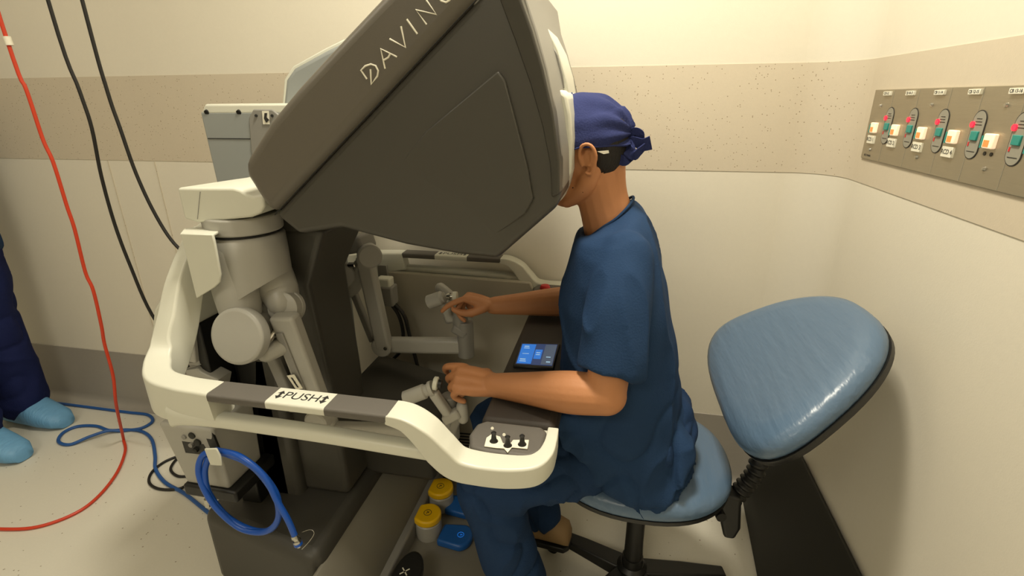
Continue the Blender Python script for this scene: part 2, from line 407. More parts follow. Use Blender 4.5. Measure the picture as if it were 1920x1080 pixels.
# pedals
def yellow(x, y):
    p = G().lathe((x, y, .028), (0, 0, 1), [(0, .040), (.012, .042), (.055, .041), (.06, .036)]).make('pedal_housing', 'grey', con)
    pts = []
    for i in range(20):
        a = radians(-115 + 230 * i / 19); pts.append(V((x + .043 * cos(a), y + .043 * sin(a), .088)))
    pts += [V((x - .036, y + .030, .088)), V((x - .036, y - .030, .088))]
    c = G().prism(pts, (0, 0, .024)).make('yellow_pedal', 'yellow', con, .006, 3)
    c['label'] = 'round yellow pedal cap with printed symbol'
    gg = G(); R_ = spline([V((x + .012 * cos(a), y + .012 * sin(a), .1124)) for a in [2 * pi * i / 16 for i in range(16)]], 1)
    gg.tube(R_, .0009, 6, 1, True)
    gg.box((x, y, .1124), (.012, .0016, .0012), rz=.9); gg.box((x, y + .002, .1124), (.010, .0016, .0012), rz=-.6)
    gg.make('symbol', 'ink', c)
yp = [at(826, 912, 'z', .11), at(802, 962, 'z', .11)]
for p in yp: yellow(p.x, p.y)
def bluep(x, y, s=1):
    pts = []
    for i in range(14):
        a = radians(-80 + 160 * i / 13); pts.append(V((x + .012 * s + .040 * s * cos(a), y + .046 * s * sin(a), .028)))
    pts += [V((x - .052 * s, y + .036 * s, .028)), V((x - .056 * s, y - .036 * s, .028))]
    c = G().prism(pts, (0, 0, .026)).make('blue_pedal', 'bluep', con, .008, 3)
    c['label'] = 'flat blue pedal with rounded front'
    R_ = [V((x + .014 + .010 * cos(a), y + .010 * sin(a), .0542)) for a in [2 * pi * i / 16 for i in range(16)]]
    gg = G().tube(R_, .0007, 6, 1, True); gg.box((x + .014, y, .0542), (.001, .008, .001)); gg.box((x + .017, y, .0542), (.006, .001, .001)); gg.make('symbol', 'scrb', c)
for q in ((856, 1003), (868, 946)):
    p = at(q[0], q[1], 'z', .05); bluep(p.x, p.y)
p = at(760, 1072, 'z', .12)
pts = [V((p.x + .045 * cos(a) * (1 if cos(a) > 0 else .8), p.y + (.075 if sin(a) > 0 else .11) * sin(a), .09)) for a in [2 * pi * i / 24 for i in range(24)]]
bp_ = G().prism(pts, (0, 0, .03)).make('black_pedal', 'black', con, .008, 3); bp_['label'] = 'black pedal with white cross symbol'
G().cyl((p.x, p.y, .06), (p.x, p.y, .092), .03).make('pedal_post', 'black', con)
gg = G(); c_ = p + V((-.002, .0, 0))
for a in (45, 135, 225, 315):
    d = V((cos(radians(a)), sin(radians(a)), 0)); q = V((c_.x, c_.y, .1206)) + d * .009
    gg.box(q, (.012, .0032, .0008), rz=radians(a))
gg.make('symbol', 'label', bp_)

# column / neck
def quadloft(name, secs, m, bevel=.02, parent=con):   # secs: (z, x0, x1, y0, y1)
    g = G(); g.loft([[V((x0, y0, z)), V((x1, y0, z)), V((x1, y1, z)), V((x0, y1, z))] for z, x0, x1, y0, y1 in secs])
    return g.make(name, m, parent, bevel, 4)
quadloft('neck', [(.24, -.98, -.855, 1.05, 1.27), (.60, -.96, -.862, 1.05, 1.27), (.89, -.90, -.80, 1.05, 1.27), (1.03, -.86, -.745, 1.05, 1.27), (1.2, -.80, -.6, 1.02, 1.29)], 'hood')
quadloft('neck_side', [(.26, -.90, -.72, 1.08, 1.25), (.62, -.86, -.725, 1.08, 1.25), (.92, -.80, -.735, 1.06, 1.25), (1.07, -.77, -.66, 1.04, 1.27)], 'hood', .015)

# hood
YN, YF = .90, 1.43
def P(px, py, y=YN): return at(px, py, 'y', y)
side = [P(515, 403), P(893, 0), P(960, -75), P(985, 0), P(1003, 60), P(1022, 130), P(1040, 210), P(1052, 300), P(1052, 360), P(1047, 386), P(932, 486), P(860, 478), P(760, 460), P(640, 428), P(560, 440)]
# widened belly sections: inset near face, full body behind
def inset(pts, k, c): return [c + (p - c) * k for p in pts]
cen = sum(side, V()) / len(side)
mid = [V((p.x, 0, p.z)) for p in side]
topx = P(893, 0)
def hoodloft(name, prof, ys, m, bevel):
    c = sum(prof, V()) / len(prof); rings = []
    for y, k in ys: rings.append([V((c.x + (p.x - c.x) * k, y, c.z + (p.z - c.z) * k)) for p in prof])
    return G().loft(rings).make(name, m, con, bevel, 4, ang=30)
hoodloft('hood_shell', side, [(YN, 1), (YN + .10, 1.0), (YF - .10, 1.0), (YF, .97)], 'hood', .012)
# front cheek: lighter chamfer strip along the front edge
cover = [P(515, 403), P(893, 0), P(960, -75), P(800, -90), P(715, -2), P(640, 78), P(560, 165), P(508, 228), P(461, 304), P(466, 330), P(490, 368)]
cov = G().prism([V((p.x, YN - .012, p.z)) for p in cover], (0, YF - YN + .024, 0)).make('hood_cover', 'hood2', con, .022, 5)
cov['label'] = 'lighter grey upper hood cover with brand lettering'
a_, b_ = P(515, 403, YN - .0125), P(893, 0, YN - .0125)
G().tube([a_, b_], .0010, 6, 1).make('seam', 'seam', cov)
# raised facet on the near side
apx = [P(936, 133), P(948, 150), P(972, 240), P(990, 310), P(1001, 372), P(985, 400), P(930, 440), P(800, 440), P(690, 380), P(800, 245)]
def facet(name, yy, sgn):
    g = G(); hi = [.009, .009, .009, .009, .009, .007, 0, -.004, -.004, .003]
    n = len(apx); fr = [V((p.x, yy - sgn * h, p.z)) for p, h in zip(apx, hi)]; bk = [V((p.x, yy + sgn * .01, p.z)) for p in apx]
    c = sum(fr, V()) / n
    g.add(fr + bk + [V((c.x, yy - sgn * .003, c.z))], [(i, (i + 1) % n, 2 * n) for i in range(n)] + [(i, i + n, (i + 1) % n + n, (i + 1) % n) for i in range(n)] + [tuple(range(2 * n - 1, n - 1, -1))])
    g.make(name, 'hood', con, .003, 2, ang=50)
facet('hood_facet', YN, 1)
# chamfered cheek strip in front of the side panel
chk_o = [P(935, 0), P(965, 80), P(993, 160), P(1016, 240), P(1030, 310), P(1033, 372)]
chk_i = [P(979, 0), P(1000, 60), P(1020, 130), P(1038, 210), P(1050, 300), P(1050, 362)]
chk_o = [P(905, -75)] + chk_o; chk_i = [P(950, -75)] + chk_i
for yy, s in ((YN, 1), (YF, -1)):
    n = len(chk_o); g = G()
    vs = [V((p.x, yy - s * .0008, p.z)) for p in chk_o] + [V((p.x + .002, yy - s * .010, p.z)) for p in chk_o] 
    vs = [V((p.x, yy - s * .0005, p.z)) for p in chk_o] + [V((p.x, yy - s * .012, p.z)) for p in chk_i] + [V((p.x + .004, yy + s * .02, p.z)) for p in chk_i]
    fs = [(i, i + 1, n + i + 1, n + i) for i in range(n - 1)] + [(n + i, n + i + 1, 2 * n + i + 1, 2 * n + i) for i in range(n - 1)] + [(2 * n + i, 2 * n + i + 1, i + 1, i) for i in range(n - 1)] + [(0, n, 2 * n), (n - 1, 2 * n - 1, 3 * n - 1)]
    g.add(vs, fs).make('hood_cheek', 'hood', con, .004, 2)
# front bezel (grey) and white viewer surround
fr = [(975, -75), (988, 0), (1008, 60), (1027, 130), (1043, 210), (1054, 290), (1055, 350), (1049, 378)]
bz = [P(x, y, YN + .012) for x, y in fr]
def bowed(prof, y0, y1, depth, n=12, p=2.2):   # strip bowed forwards between the two sides
    rings = []
    for i in range(n + 1):
        t = -1 + 2 * i / n; y = (y0 + y1) / 2 + t * (y1 - y0) / 2; d = depth * (1 - abs(t) ** p)
        rings.append([V((q.x + d * .95, y, q.z + d * .1)) for q in prof])
    return rings
def shell(name, front, y0, y1, depth, back, m, bevel=.006, p=2.2):
    # closed bowed slab: front profile and the same profile moved back
    prof = front + [q - V((back, 0, 0)) for q in reversed(front)]
    return G().loft(bowed(prof, y0, y1, depth, 12, p)).make(name, m, con, bevel, 3)
shell('front_bezel', bz, YN + .006, YF - .03, .0, .09, 'grey2', .006)
# white viewer surround the face rests in, and its recess above
wv = [(1051, 168), (1064, 180), (1071, 215), (1074, 260), (1071, 320), (1062, 352), (1051, 378)]
wvp = [at(x, y, 'y', 1.04) for x, y in wv]
sh = shell('viewer_surround', wvp, 1.03, 1.31, .004, .07, 'white', .006, 3); sh['label'] = 'white padded viewer surround'
gr = [at(x, y, 'y', 1.10) for x, y in ((1024, 48), (1047, 92), (1061, 140), (1067, 178), (1056, 180), (1040, 120))]
gr = [gr[0] + V((-.0, 0, 0))] + gr[1:]
vt = G().prism(gr, (.0, .16, 0)).make('viewer_frame', 'white', con, .003, 2)
rec = [at(x, y, 'y', 1.095) for x, y in ((1037, 88), (1046, 104), (1055, 140), (1058, 165), (1052, 166), (1043, 122))]
G().prism(rec, (.0, .10, 0)).make('viewer_recess', 'grey2', vt, .001, 1)
# headrest pad edge below
# rear panel of the hood on the far side
rp = [at(x, y, 'y', 1.40) for x, y in ((528, 215), (535, 150), (550, 128), (610, 95), (700, 50), (760, 60), (700, 250), (600, 330))]
G().prism(rp, (0, .055, 0)).make('hood_rear_panel', 'towerg', con, .012, 3)
rp2 = [at(x, y, 'y', 1.455) for x, y in ((527, 215), (533, 148), (549, 124), (610, 90), (705, 44), (760, 60), (600, 330))]
G().prism(rp2, (0, .012, 0)).make('hood_rear_rim', 'white', con, .004, 2)

# lettering strokes on the cover
def L(x, y): return at(640 + x / 2.7, y / 2.7, 'y', YN - .0125)
strokes = [
    [(130, 400), (100, 356), (122, 334), (150, 325), (174, 333), (187, 358), (183, 385), (152, 428), (148, 350)],
    [(222, 348), (200, 247), (282, 288)], [(214, 305), (238, 291), (248, 272)],
    [(245, 197), (325, 240), (302, 133)], [(332, 98), (385, 172)],
    [(432, 124), (378, 50), (482, 73), (430, 0)],
    [(552, -18), (548, 2), (530, 12), (506, 4), (486, -20), (480, -46), (492, -68)], [(560, -130), (612, -58)]]
g = G()
for s_ in strokes:
    g.sweep([L(*q) for q in s_], lambda t: [(.0017 * cos(a), .0017 * sin(a)) for a in [2 * pi * i / 6 for i in range(6)]], smooth=1)
g.make('lettering', 'label', cov)

# grey rear column box (behind the hood)
tw = quadloft('rear_column', [(.0, -1.13, -.86, 1.31, 1.45), (.9, -1.14, -.85, 1.30, 1.46), (1.325, -1.155, -.83, 1.30, 1.46)], 'towerg', .006)
tp = G().prism([V((-1.155, 1.30, 1.318)), V((-.84, 1.30, 1.318)), V((-.86, 1.30, 1.345)), V((-1.135, 1.30, 1.345))], (0, .16, 0)).make('column_cap', 'white', con, .006, 3)
tp['label'] = 'white bevelled cap of the rear column'
a = [P(x, y, 1.296) for x, y in ((466, 222), (474, 205), (510, 205), (522, 215), (522, 330), (474, 330))]
G().prism(a, (0, .01, 0)).make('column_front_plate', 'grey2', con, .003, 2)
for x in (480, 510): G().cyl(P(x, 217, 1.296), P(x, 217, 1.293), .004, n=10).make('bolt', 'black', con)
sw = G().prism([P(x, y, 1.2955) for x, y in ((492, 208), (504, 208), (506, 233), (494, 233))], (0, -.002, 0)).make('warning_sticker', 'label', con)
G().prism([P(x, y, 1.2925) for x, y in ((496, 212), (501, 212), (500, 220), (505, 225), (499, 230), (495, 222))], (0, -.0006, 0)).make('sticker_print', 'ink', sw)
G().box((P(430, 260, 1.299).x, 1.2995, P(430, 260, 1.299).z), (.14, .002, .002)).make('seam', 'seam', con)
for x in (392, 452):
    q = at(x, 207, 'y', 1.31); G().cyl(q, q + V((0, -.012, -.006)), .007, n=12).make('bolt_recess', 'seam', con)

# ---- rails (near and far)
W_ = [(.055, .07), (.058, .08), (.056, .085), (.052, .05)]
def lerpl(keys, t):
    n = len(keys) - 1; f = min(max(t, 0) * n, n - 1e-6); i = int(f); u = f - i
    return [a + (b - a) * u for a, b in zip(keys[i], keys[i + 1])]
def bar(path, keys, rr=.13, smooth=6):     # keys: (width, height) per node
    return G().sweep(path, lambda t: rrect(*lerpl(keys, t), r=rr), smooth=smooth, flat=True)
arch = [(-.86, 1.12, 1.09), (-.88, 1.03, 1.085), (-.902, .95, 1.055), (-.918, .895, .98), (-.924, .855, .90), (-.926, .822, .845), (-.912, .778, .815), (-.87, .733, .806), (-.80, .712, .810), (-.71, .704, .820)]
ak = [(.045, .05), (.045, .055), (.045, .06), (.046, .065), (.048, .07), (.05, .072), (.052, .082), (.05, .085), (.05, .078), (.05, .06)]
scv = [(-.362, .703, .841), (-.330, .702, .834), (-.300, .700, .812), (-.275, .700, .780), (-.248, .701, .754), (-.21, .702, .747), (-.16, .703, .747), (-.118, .712, .748), (-.098, .735, .75), (-.092, .77, .75), (-.092, .81, .75)]
sk = [(.052, .018), (.052, .026), (.050, .040), (.048, .048), (.046, .046), (.046, .042), (.044, .042), (.038, .042), (.028, .042), (.022, .042), (.020, .042)]
lowb = [(-.82, .70, .780), (-.79, .697, .782), (-.70, .695, .786), (-.50, .695, .783), (-.36, .695, .778), (-.285, .702, .770)]
lk = [(.03, .05), (.032, .034), (.032, .026), (.032, .026), (.032, .026), (.034, .026)]
for f, nm in ((lambda p: V(p), 'near'), (mir, 'far')):
    rl = bar([f(p) for p in arch], ak).make('rail_corner', 'white', con)
    bar([f(p) for p in scv], sk).make('rail_curve', 'white', con)
    bar([f(p) for p in lowb], lk, .4).make('lower_rail', 'white', con)
    for x0, x1, m, n_ in ((-.712, -.592, 'grip', 'grip'), (-.592, -.477, 'white', 'push_grip'), (-.477, -.360, 'grip', 'grip')):
        b = bar([f((x0, .703, .842)), f((x1, .703, .842))], [(.052, .017)] * 2, .3, 1).make(n_, m, con)
        if n_ == 'push_grip':
            o_ = f((-.5345, .703, .8505))
            xx = V((1, 0, 0))
            text('lettering', 'PUSH', .030, frame(o_, xx, V((0, 1, 0))), 'ink', b, .0003)
            for sx in (-1, 1):
                gg = G(); q = o_ + V((sx * .044, 0, 0)); z = .0004
                gg.prism([q + V(v) for v in ((0, .013, 0), (-.007, .004, 0), (.007, .004, 0))], (0, 0, z))
                gg.prism([q + V(v) for v in ((0, -.013, 0), (-.007, -.004, 0), (.007, -.004, 0))], (0, 0, z))
                gg.box(q, (.005, .010, z)); gg.make('arrow', 'ink', b)
    # control pod
    base = [f(p) for p in ((-.235, .722, .722), (-.10, .722, .722), (-.083, .745, .722), (-.083, .825, .722), (-.235, .825, .722), (-.246, .78, .722))]
    G().prism(base, (0, 0, .035)).make('pod_housing', 'white', con, .01, 3)
    top = [f(p) for p in ((-.232, .730, .756), (-.20, .723, .756), (-.125, .724, .756), (-.104, .742, .756), (-.102, .80, .756), (-.114, .814, .756), (-.222, .814, .756), (-.238, .80, .756), (-.243, .765, .756))]
    pod = G().prism(top, (0, 0, .012)).make('pod_plate', 'grip', con, .006, 3)
    if nm == 'near':
        g = G()
        q = [at(x, y, 'z', .769) for x, y in ((908, 838), (912, 822), (922, 815), (938, 820), (943, 832), (955, 835), (962, 826), (992, 826), (989, 843), (960, 840), (952, 850), (945, 842), (930, 841))]
        g.prism(q, (0, 0, .002)); g.make('icon_plate', 'label', pod, .0006, 1)
        for x, y in ((926, 827), (952, 835), (979, 833)):
            c_ = at(x, y, 'z', .771); G().lathe(c_, (0, 0, 1), [(0, .008), (.004, .005), (.014, .004), (.018, .005), (.02, .003)], 14).make('toggle_knob', 'black', pod)
        for x, y in ((923, 803), (945, 815)): G().cyl(at(x, y, 'z', .768), at(x, y, 'z', .770), .003, n=10).make('indicator', 'label', pod)
    else:
        c_ = f((-.165, .80, .768)); c2 = f((-.165, .80, .775))
        c_ = at(1022, 541, 'z', .768); G().lathe(c_, (0, 0, 1), [(0, .017), (.006, .017), (.012, .013), (.013, .004)], 24).make('stop_button', 'redp', pod)
        c_ = at(1045, 546, 'z', .768); G().lathe(c_, (0, 0, 1), [(0, .013), (.005, .013), (.008, .008)], 24).make('white_button', 'label', pod)
# rear cover panel between the posts
g = G(); g.prism([at(x, y, 'y', .96) for x, y in ((346, 428), (322, 490), (300, 560), (287, 578), (277, 668), (300, 700), (350, 640), (372, 520), (380, 440))], (0, .41, 0))
g.make('rear_panel', 'white', con, .01, 3)
G().box((-1.02, YC, .66), (.03, .36, .34)).make('rear_liner', 'black', con, .005, 2)
# inner curved bracket seen through the frame opening
bar([at(362, 560, 'y', 1.0), at(366, 640, 'y', 1.0), at(376, 690, 'y', 1.0), at(420, 715, 'y', 1.0)], [(.05, .035), (.055, .04), (.055, .045), (.05, .04)]).make('inner_bracket', 'grey', con)
quadloft('rear_spine', [(.24, -1.0, -.88, 1.05, 1.28), (.70, -1.0, -.88, 1.05, 1.28), (1.0, -1.0, -.86, 1.06, 1.28)], 'black', .02)
# electrical box under the corner
bx = quadloft('connector_box', [(.40, -1.075, -.945, .90, 1.03), (.60, -1.09, -.935, .88, 1.03)], 'grey', .008)
q = [at(x, y, 'y', .885) for x, y in ((330, 797), (374, 803), (390, 855), (347, 850))]
G().prism(q, (0, .008, 0)).make('connector_panel', 'black', con, .002, 1)
for x, y, r in ((347, 818, .006), (362, 815, .009), (372, 828, .009), (360, 833, .006), (368, 843, .007)):
    c_ = at(x, y, 'y', .885); G().lathe(c_, (0, -1, 0), [(0, r), (.006, r), (.007, r * .6)], 14).make('connector', 'grey2' if r < .007 else 'blackr', con)
G().prism([at(x, y, 'y', .883) for x, y in ((380, 806), (396, 808), (414, 852), (398, 850))], (0, .006, 0)).make('connector_slot', 'black', con)
G().box((-1.0, .97, .385), (.16, .16, .035)).make('box_foot', 'black', con, .006, 2)
G().box((-.985, 1.05, .30), (.06, .1, .16)).make('box_bracket', 'black', con, .004, 2)
# armrest with touchscreen
ar = G().prism([V((-.252, .862, .69)), V((-.10, .862, .69)), V((-.088, .862, .715)), V((-.10, .862, .737)), V((-.245, .862, .737))], (0, 2 * (YC - .862), 0)).make('armrest', 'pad', con, .01, 3)
ar['label'] = 'dark padded armrest bar'
sc = [at(x, y, 'z', .745) for x, y in ((976, 641), (1050, 643), (1038, 690), (962, 685))]
sb = G().prism([V((p.x, p.y, .735)) for p in sc], (0, 0, .0095)).make('touchscreen', 'black', con, .002, 1)
def sq(u0, u1, v0, v1, z, name, m):        # rectangle within the screen, u across, v down
    a, b, c, d = sc
    f_ = lambda u, v: (a.lerp(b, u)).lerp(d.lerp(c, u), v)
    pts = [V((q.x, q.y, z)) for q in (f_(u0, v0), f_(u1, v0), f_(u1, v1), f_(u0, v1))]
    return G().prism(pts, (0, 0, .0003)).make(name, m, sb)
sq(.05, .95, .07, .93, .7447, 'display', 'scrn')
sq(.07, .42, .10, .90, .7451, 'display_area', 'scrb'); sq(.44, .62, .32, .70, .7451, 'display_button', 'scrb')
sq(.66, .94, .10, .90, .7451, 'display_area', 'scrg')
for u0, u1, v0, v1 in ((.14, .26, .18, .22), (.14, .28, .26, .29), (.12, .26, .72, .76), (.12, .28, .80, .83), (.48, .58, .44, .47), (.48, .58, .52, .55), (.75, .86, .6, .63), (.78, .88, .78, .82), (.14, .3, .5, .52)):
    sq(u0, u1, v0, v1, .7455, 'display_text', 'scrw')
# far side skirt panel with vent slots
sk_ = [at(x, y, 'y', 1.60) for x, y in ((705, 520), (985, 535), (1010, 560))]
g = G(); g.prism([V((-.84, 1.595, .10)), V((-.30, 1.595, .06)), V((-.26, 1.595, .30)), V((-.24, 1.595, .70)), V((-.27, 1.595, .775)), V((-.84, 1.595, .785))], (0, .02, 0))
pn = g.make('side_panel', 'panelg', con, .006, 2)
for k in range(5):
    a1, a2 = at(857, 812 + 5.5 * k, 'y', 1.5945), at(884 - k, 814 + 5.5 * k, 'y', 1.5945)
    G().tube([a1, a2], .0028, 6, 1).make('vent_slot', 'black', pn)

# ---- near manipulator
mn = G()
cc = V((-.765, .965, 0))
capo = [at(x, y, 'y', .90) for x, y in ((331, 352), (374, 352), (436, 352), (450, 356), (462, 364), (474, 368), (494, 363), (495, 388), (488, 400), (470, 408), (372, 418), (345, 411))]
bk = [p + V((.035 if i in (0, 11) else (.0 if i < 6 else -.01), .15 if i not in (0, 11) else .12, 0)) for i, p in enumerate(capo)]
cp = G().loft([capo, bk]).make('shoulder_cap', 'white', con, .010, 4); cp['label'] = 'white block cap of the near control arm'
q1, q2 = at(369, 355, 'z', 1.18), at(377, 417, 'y', capo[1].y - .0005)
G().tube([capo[1] + V((0, 0, -.008)), capo[10] + V((.0, 0, .008))], .0009, 6, 1).make('seam', 'grey2', cp)
def vcyl(name, c, z0, z1, r, m, prof=None, bev=.004):
    g = G().lathe((c[0], c[1], z0), (0, 0, 1), prof or [(0, r), (z1 - z0, r)], 48); return g.make(name, m, con, bev, 3)
cx, cy = -.812, .975
vcyl('shoulder_ring', (cx, cy), 1.083, 1.12, .081, 'grey')
vcyl('ring_gap', (cx, cy), 1.078, 1.083, .077, 'seam', bev=0)
# shoulder housing: cylinder whose underside is cut on a slant
n = 48; vs = []
for j, r in ((0, .074), (1, .082), (2, .083), (3, .083), (4, .07)):
    for i in range(n):
        a = 2 * pi * i / n; x, y = cx + r * cos(a), cy + r * sin(a)
        zl = .935 + .055 * max(-.9, min(1, (cos(a) * .9 + .0))) 
        z = [1.078, 1.070, 1.03, zl, zl - .004][j]; vs.append(V((x, y, z)))
fs = [(k * n + i, (k + 1) * n + i, (k + 1) * n + (i + 1) % n, k * n + (i + 1) % n) for k in range(4) for i in range(n)] + [tuple(range(n)), tuple(range(5 * n - 1, 4 * n - 1, -1))]
hs = G().add(vs, fs).make('shoulder_housing', 'grey', con, 0, ang=50)
G().limb([(-.835, .945, 1.05), (-.835, .94, .96), (-.825, .93, .90)], [(.06, .05), (.062, .05), (.05, .045)]).make('upper_arm_shell', 'grey', con)
G().limb([(-.79, 1.0, .98), (-.765, .99, .93), (-.75, .975, .91)], [(.055, .05), (.05, .045), (.04, .035)]).make('elbow_block', 'grey', con)
# flap plate
fl = [(338, 438), (398, 440), (402, 455), (413, 515), (411, 530), (400, 540), (368, 560)]
g = G().prism([at(x, y, 'y', .862) for x, y in fl], (0, .006, 0)); g.make('flap_plate', 'white', con, .002, 2)
g = G().prism([at(x, y, 'z', 1.098) for x, y in ((337, 438), (398, 440), (425, 424), (400, 422), (345, 428))], (0, 0, -.006)); g.make('flap_lip', 'white', con, .002, 2)
sc1 = at(423, 580, 'y', .895); G().cyl(sc1, sc1 + V((0, -.003, 0)), .0045, n=12).make('screw', 'black', con)
# elbow discs, facing the camera side
d0 = at(442, 632, 'y', .862); ax = V((-.05, .95, -.25)).normalized()
G().lathe(d0, ax, [(0, .057), (.004, .063), (.030, .063), (.034, .058)], 48).make('elbow_disc', 'grey', con, .002, 2)
G().lathe(d0 + ax * .034, ax, [(0, .050), (.008, .050), (.010, .046), (.05, .046)], 40).make('elbow_collar', 'grey2', con)
d1 = d0 + V((.085, .06, .05)) + ax * .0
G().lathe(at(528, 578, 'y', .95), ax, [(0, .034), (.002, .037), (.02, .037), (.024, .034), (.026, .038), (.036, .038)], 40).make('pivot_disc', 'grey', con)
s0 = at(502, 640, 'y', .90); s1 = at(518, 620, 'y', .93)
G().lathe(s0, s1 - s0, [(0, .0065), (.004, .008), (.03, .008)], 16).make('pivot_screw', 'metal', con)
r0 = at(500, 662, 'y', .905); G().limb([r0, r0 + V((.035, .04, .012))], [.021, .021]).make('roller', 'grey', con)
def rectbar(a, b, w_, h, m, name, bevel=.005, parent=con, side=None):
    a, b = V(a), V(b); t = (b - a).normalized(); sd = V(side) if side else V((0, 1, 0)); sd = (sd - t * sd.dot(t)).normalized(); u = t.cross(sd)
    g = G().loft([[p + sd * w_ / 2 * i + u * h / 2 * j for i, j in ((1, 1), (-1, 1), (-1, -1), (1, -1))] for p in (a, b)])
    return g.make(name, m, parent, bevel, 3)
la, lb = at(532, 590, 'y', .93), at(612, 800, 'y', .98)
lk1 = rectbar(la, lb, .035, .062, 'grey', 'forearm_link', .008)
rectbar(la.lerp(lb, .12) + V((-.012, -.02, 0)), lb + V((-.008, -.02, 0)), .006, .018, 'grey2', 'link_rib', .002, con)
rectbar(at(498, 640, 'y', .95), at(555, 770, 'y', .985), .02, .030, 'grey2', 'push_rod', .006)
lt = [at(x, y, 'y', .925) for x, y in ((538, 704), (552, 702), (568, 728), (556, 731))]
G().prism(lt, (0, -.001, 0)).make('link_label', 'label', con)
for dx in (0, 6): G().prism([at(x + dx * .9, y + dx * 1.4, 'y', .9235) for x, y in ((545, 708), (548, 708), (555, 718), (552, 718))], (0, -.0004, 0)).make('label_print', 'ink', con)
rectbar(at(612, 805, 'y', .98), at(850, 812, 'y', .99), .03, .04, 'grey', 'wrist_link', .008)
el = at(590, 795, 'y', .93); G().lathe(el, (0, 1, 0), [(0, .026), (.004, .03), (.03, .03), (.034, .026)], 32).make('link_joint', 'grey', con)
vcyl('wrist_post', at(846, 800, 'y', .99), .58, .70, .02, 'grey2')
c1, c2 = at(758, 748, 'y', .94), at(800, 732, 'y', .95)
G().lathe(c1, c2 - c1, [(0, .013), (.003, .0175), (.052, .0175), (.055, .014), (.062, .014), (.066, .018), (.074, .018)], 32).make('gimbal_motor', 'grey', con)
rectbar(at(812, 735, 'y', .95), at(842, 778, 'y', .96), .022, .022, 'grey', 'gimbal_arm', .006)
rectbar(at(832, 788, 'y', .955), at(862, 772, 'y', .965), .026, .024, 'grey', 'gimbal_arm', .006)
G().limb([at(866, 762, 'y', .97), at(868, 784, 'y', .97)], [.0135, .0135]).make('gimbal_knuckle', 'grey', con)
rectbar(at(862, 775, 'y', .97), at(846, 812, 'y', .985), .02, .02, 'grey2', 'gimbal_link', .004)
hr = at(812, 718, 'y', .95)
G().lathe(hr, (1, .1, -.15), [(0, .012), (.002, .0155), (.010, .0155), (.012, .011)], 24).make('finger_ring', 'white', con)
G().lathe(hr + V((.012, 0, 0)), (1, .1, -.15), [(0, .010), (.008, .010)], 20).make('finger_grip', 'black', con)

# ---- far manipulator
yf = 1.40
for name, px, py, r, prf, m in (('elbow_disc', 640, 515, .040, None, 'grey'), ('pivot_disc', 692, 478, .036, None, 'grey')):
    c_ = at(px, py, 'y', yf - .04); a2 = V((.55, -.8, .0)).normalized()
    G().lathe(c_, a2, [(-.03, r * .9), (-.005, r * .92), (0, r), (.02, r), (.024, r * .88)], 36).make(name, m, con)
G().limb([at(655, 540, 'y', yf), at(680, 500, 'y', yf)], [.032, .03]).make('elbow_block', 'grey', con)
rectbar(at(632, 462, 'y', yf), at(690, 452, 'y', yf - .02), .08, .05, 'grey2', 'shoulder_housing', .01)
s0 = at(664, 497, 'y', 1.33); G().lathe(s0, V((1, -.3, .15)), [(-.02, .008), (.006, .008), (.008, .006)], 14).make('pivot_screw', 'metal', con)
fa, fb = at(683, 480, 'y', yf - .035), at(722, 655, 'y', yf - .02)
rectbar(fa, fb, .035, .050, 'grey', 'forearm_link', .008)
rectbar(at(662, 545, 'y', yf), at(700, 640, 'y', yf), .02, .022, 'grey2', 'push_rod', .005)
ha, hb = at(712, 646, 'y', yf), at(868, 648, 'y', yf)
rectbar(ha, hb, .035, .052, 'grey', 'wrist_link', .012)
c_ = at(716, 650, 'y', yf - .025); G().lathe(c_, (0, -1, 0), [(0, .032), (.006, .034), (.012, .03)], 32).make('link_joint', 'grey', con)
c_ = at(723, 653, 'y', yf - .042); G().cyl(c_, c_ + V((0, -.004, 0)), .006, n=14).make('screw', 'metal', con)
t_ = at(872, 612, 'y', yf); vcyl('wrist_post', t_, at(880, 668, 'y', yf).z, t_.z + .02, .026, 'grey2')
vcyl('wrist_motor', at(862, 580, 'y', yf), at(866, 614, 'y', yf).z, at(862, 583, 'y', yf).z + .008, .024, 'grey2')
rectbar(at(835, 598, 'y', yf), at(868, 592, 'y', yf), .03, .03, 'grey2', 'gimbal_link', .008)
rectbar(at(850, 612, 'y', yf - .01), at(876, 628, 'y', yf - .01), .034, .03, 'grey2', 'gimbal_link', .008)
rectbar(at(832, 562, 'y', yf - .01), at(846, 602, 'y', yf), .03, .028, 'grey', 'gimbal_arm', .008)
c1, c2 = at(803, 567, 'y', yf - .03), at(832, 557, 'y', yf - .03)
G().lathe(c1, c2 - c1, [(0, .018), (.003, .0215), (.048, .0215), (.052, .016), (.058, .016)], 32).make('gimbal_motor', 'grey', con)
G().limb([at(826, 540, 'y', yf + .02), at(842, 552, 'y', yf + .01)], [.017, .015]).make('gimbal_knuckle', 'grey', con)
c1 = at(838, 556, 'y', yf - .03)
G().lathe(c1, (1, .1, .05), [(0, .009), (.01, .012), (.011, .006), (.018, .006), (.019, .013), (.03, .013), (.031, .008)], 24).make('finger_ring', 'metal', con)
G().lathe(c1 + V((.02, 0, 0)), (1, .1, .05), [(0, .0165), (.012, .0165)], 24).make('finger_grip', 'white', con)
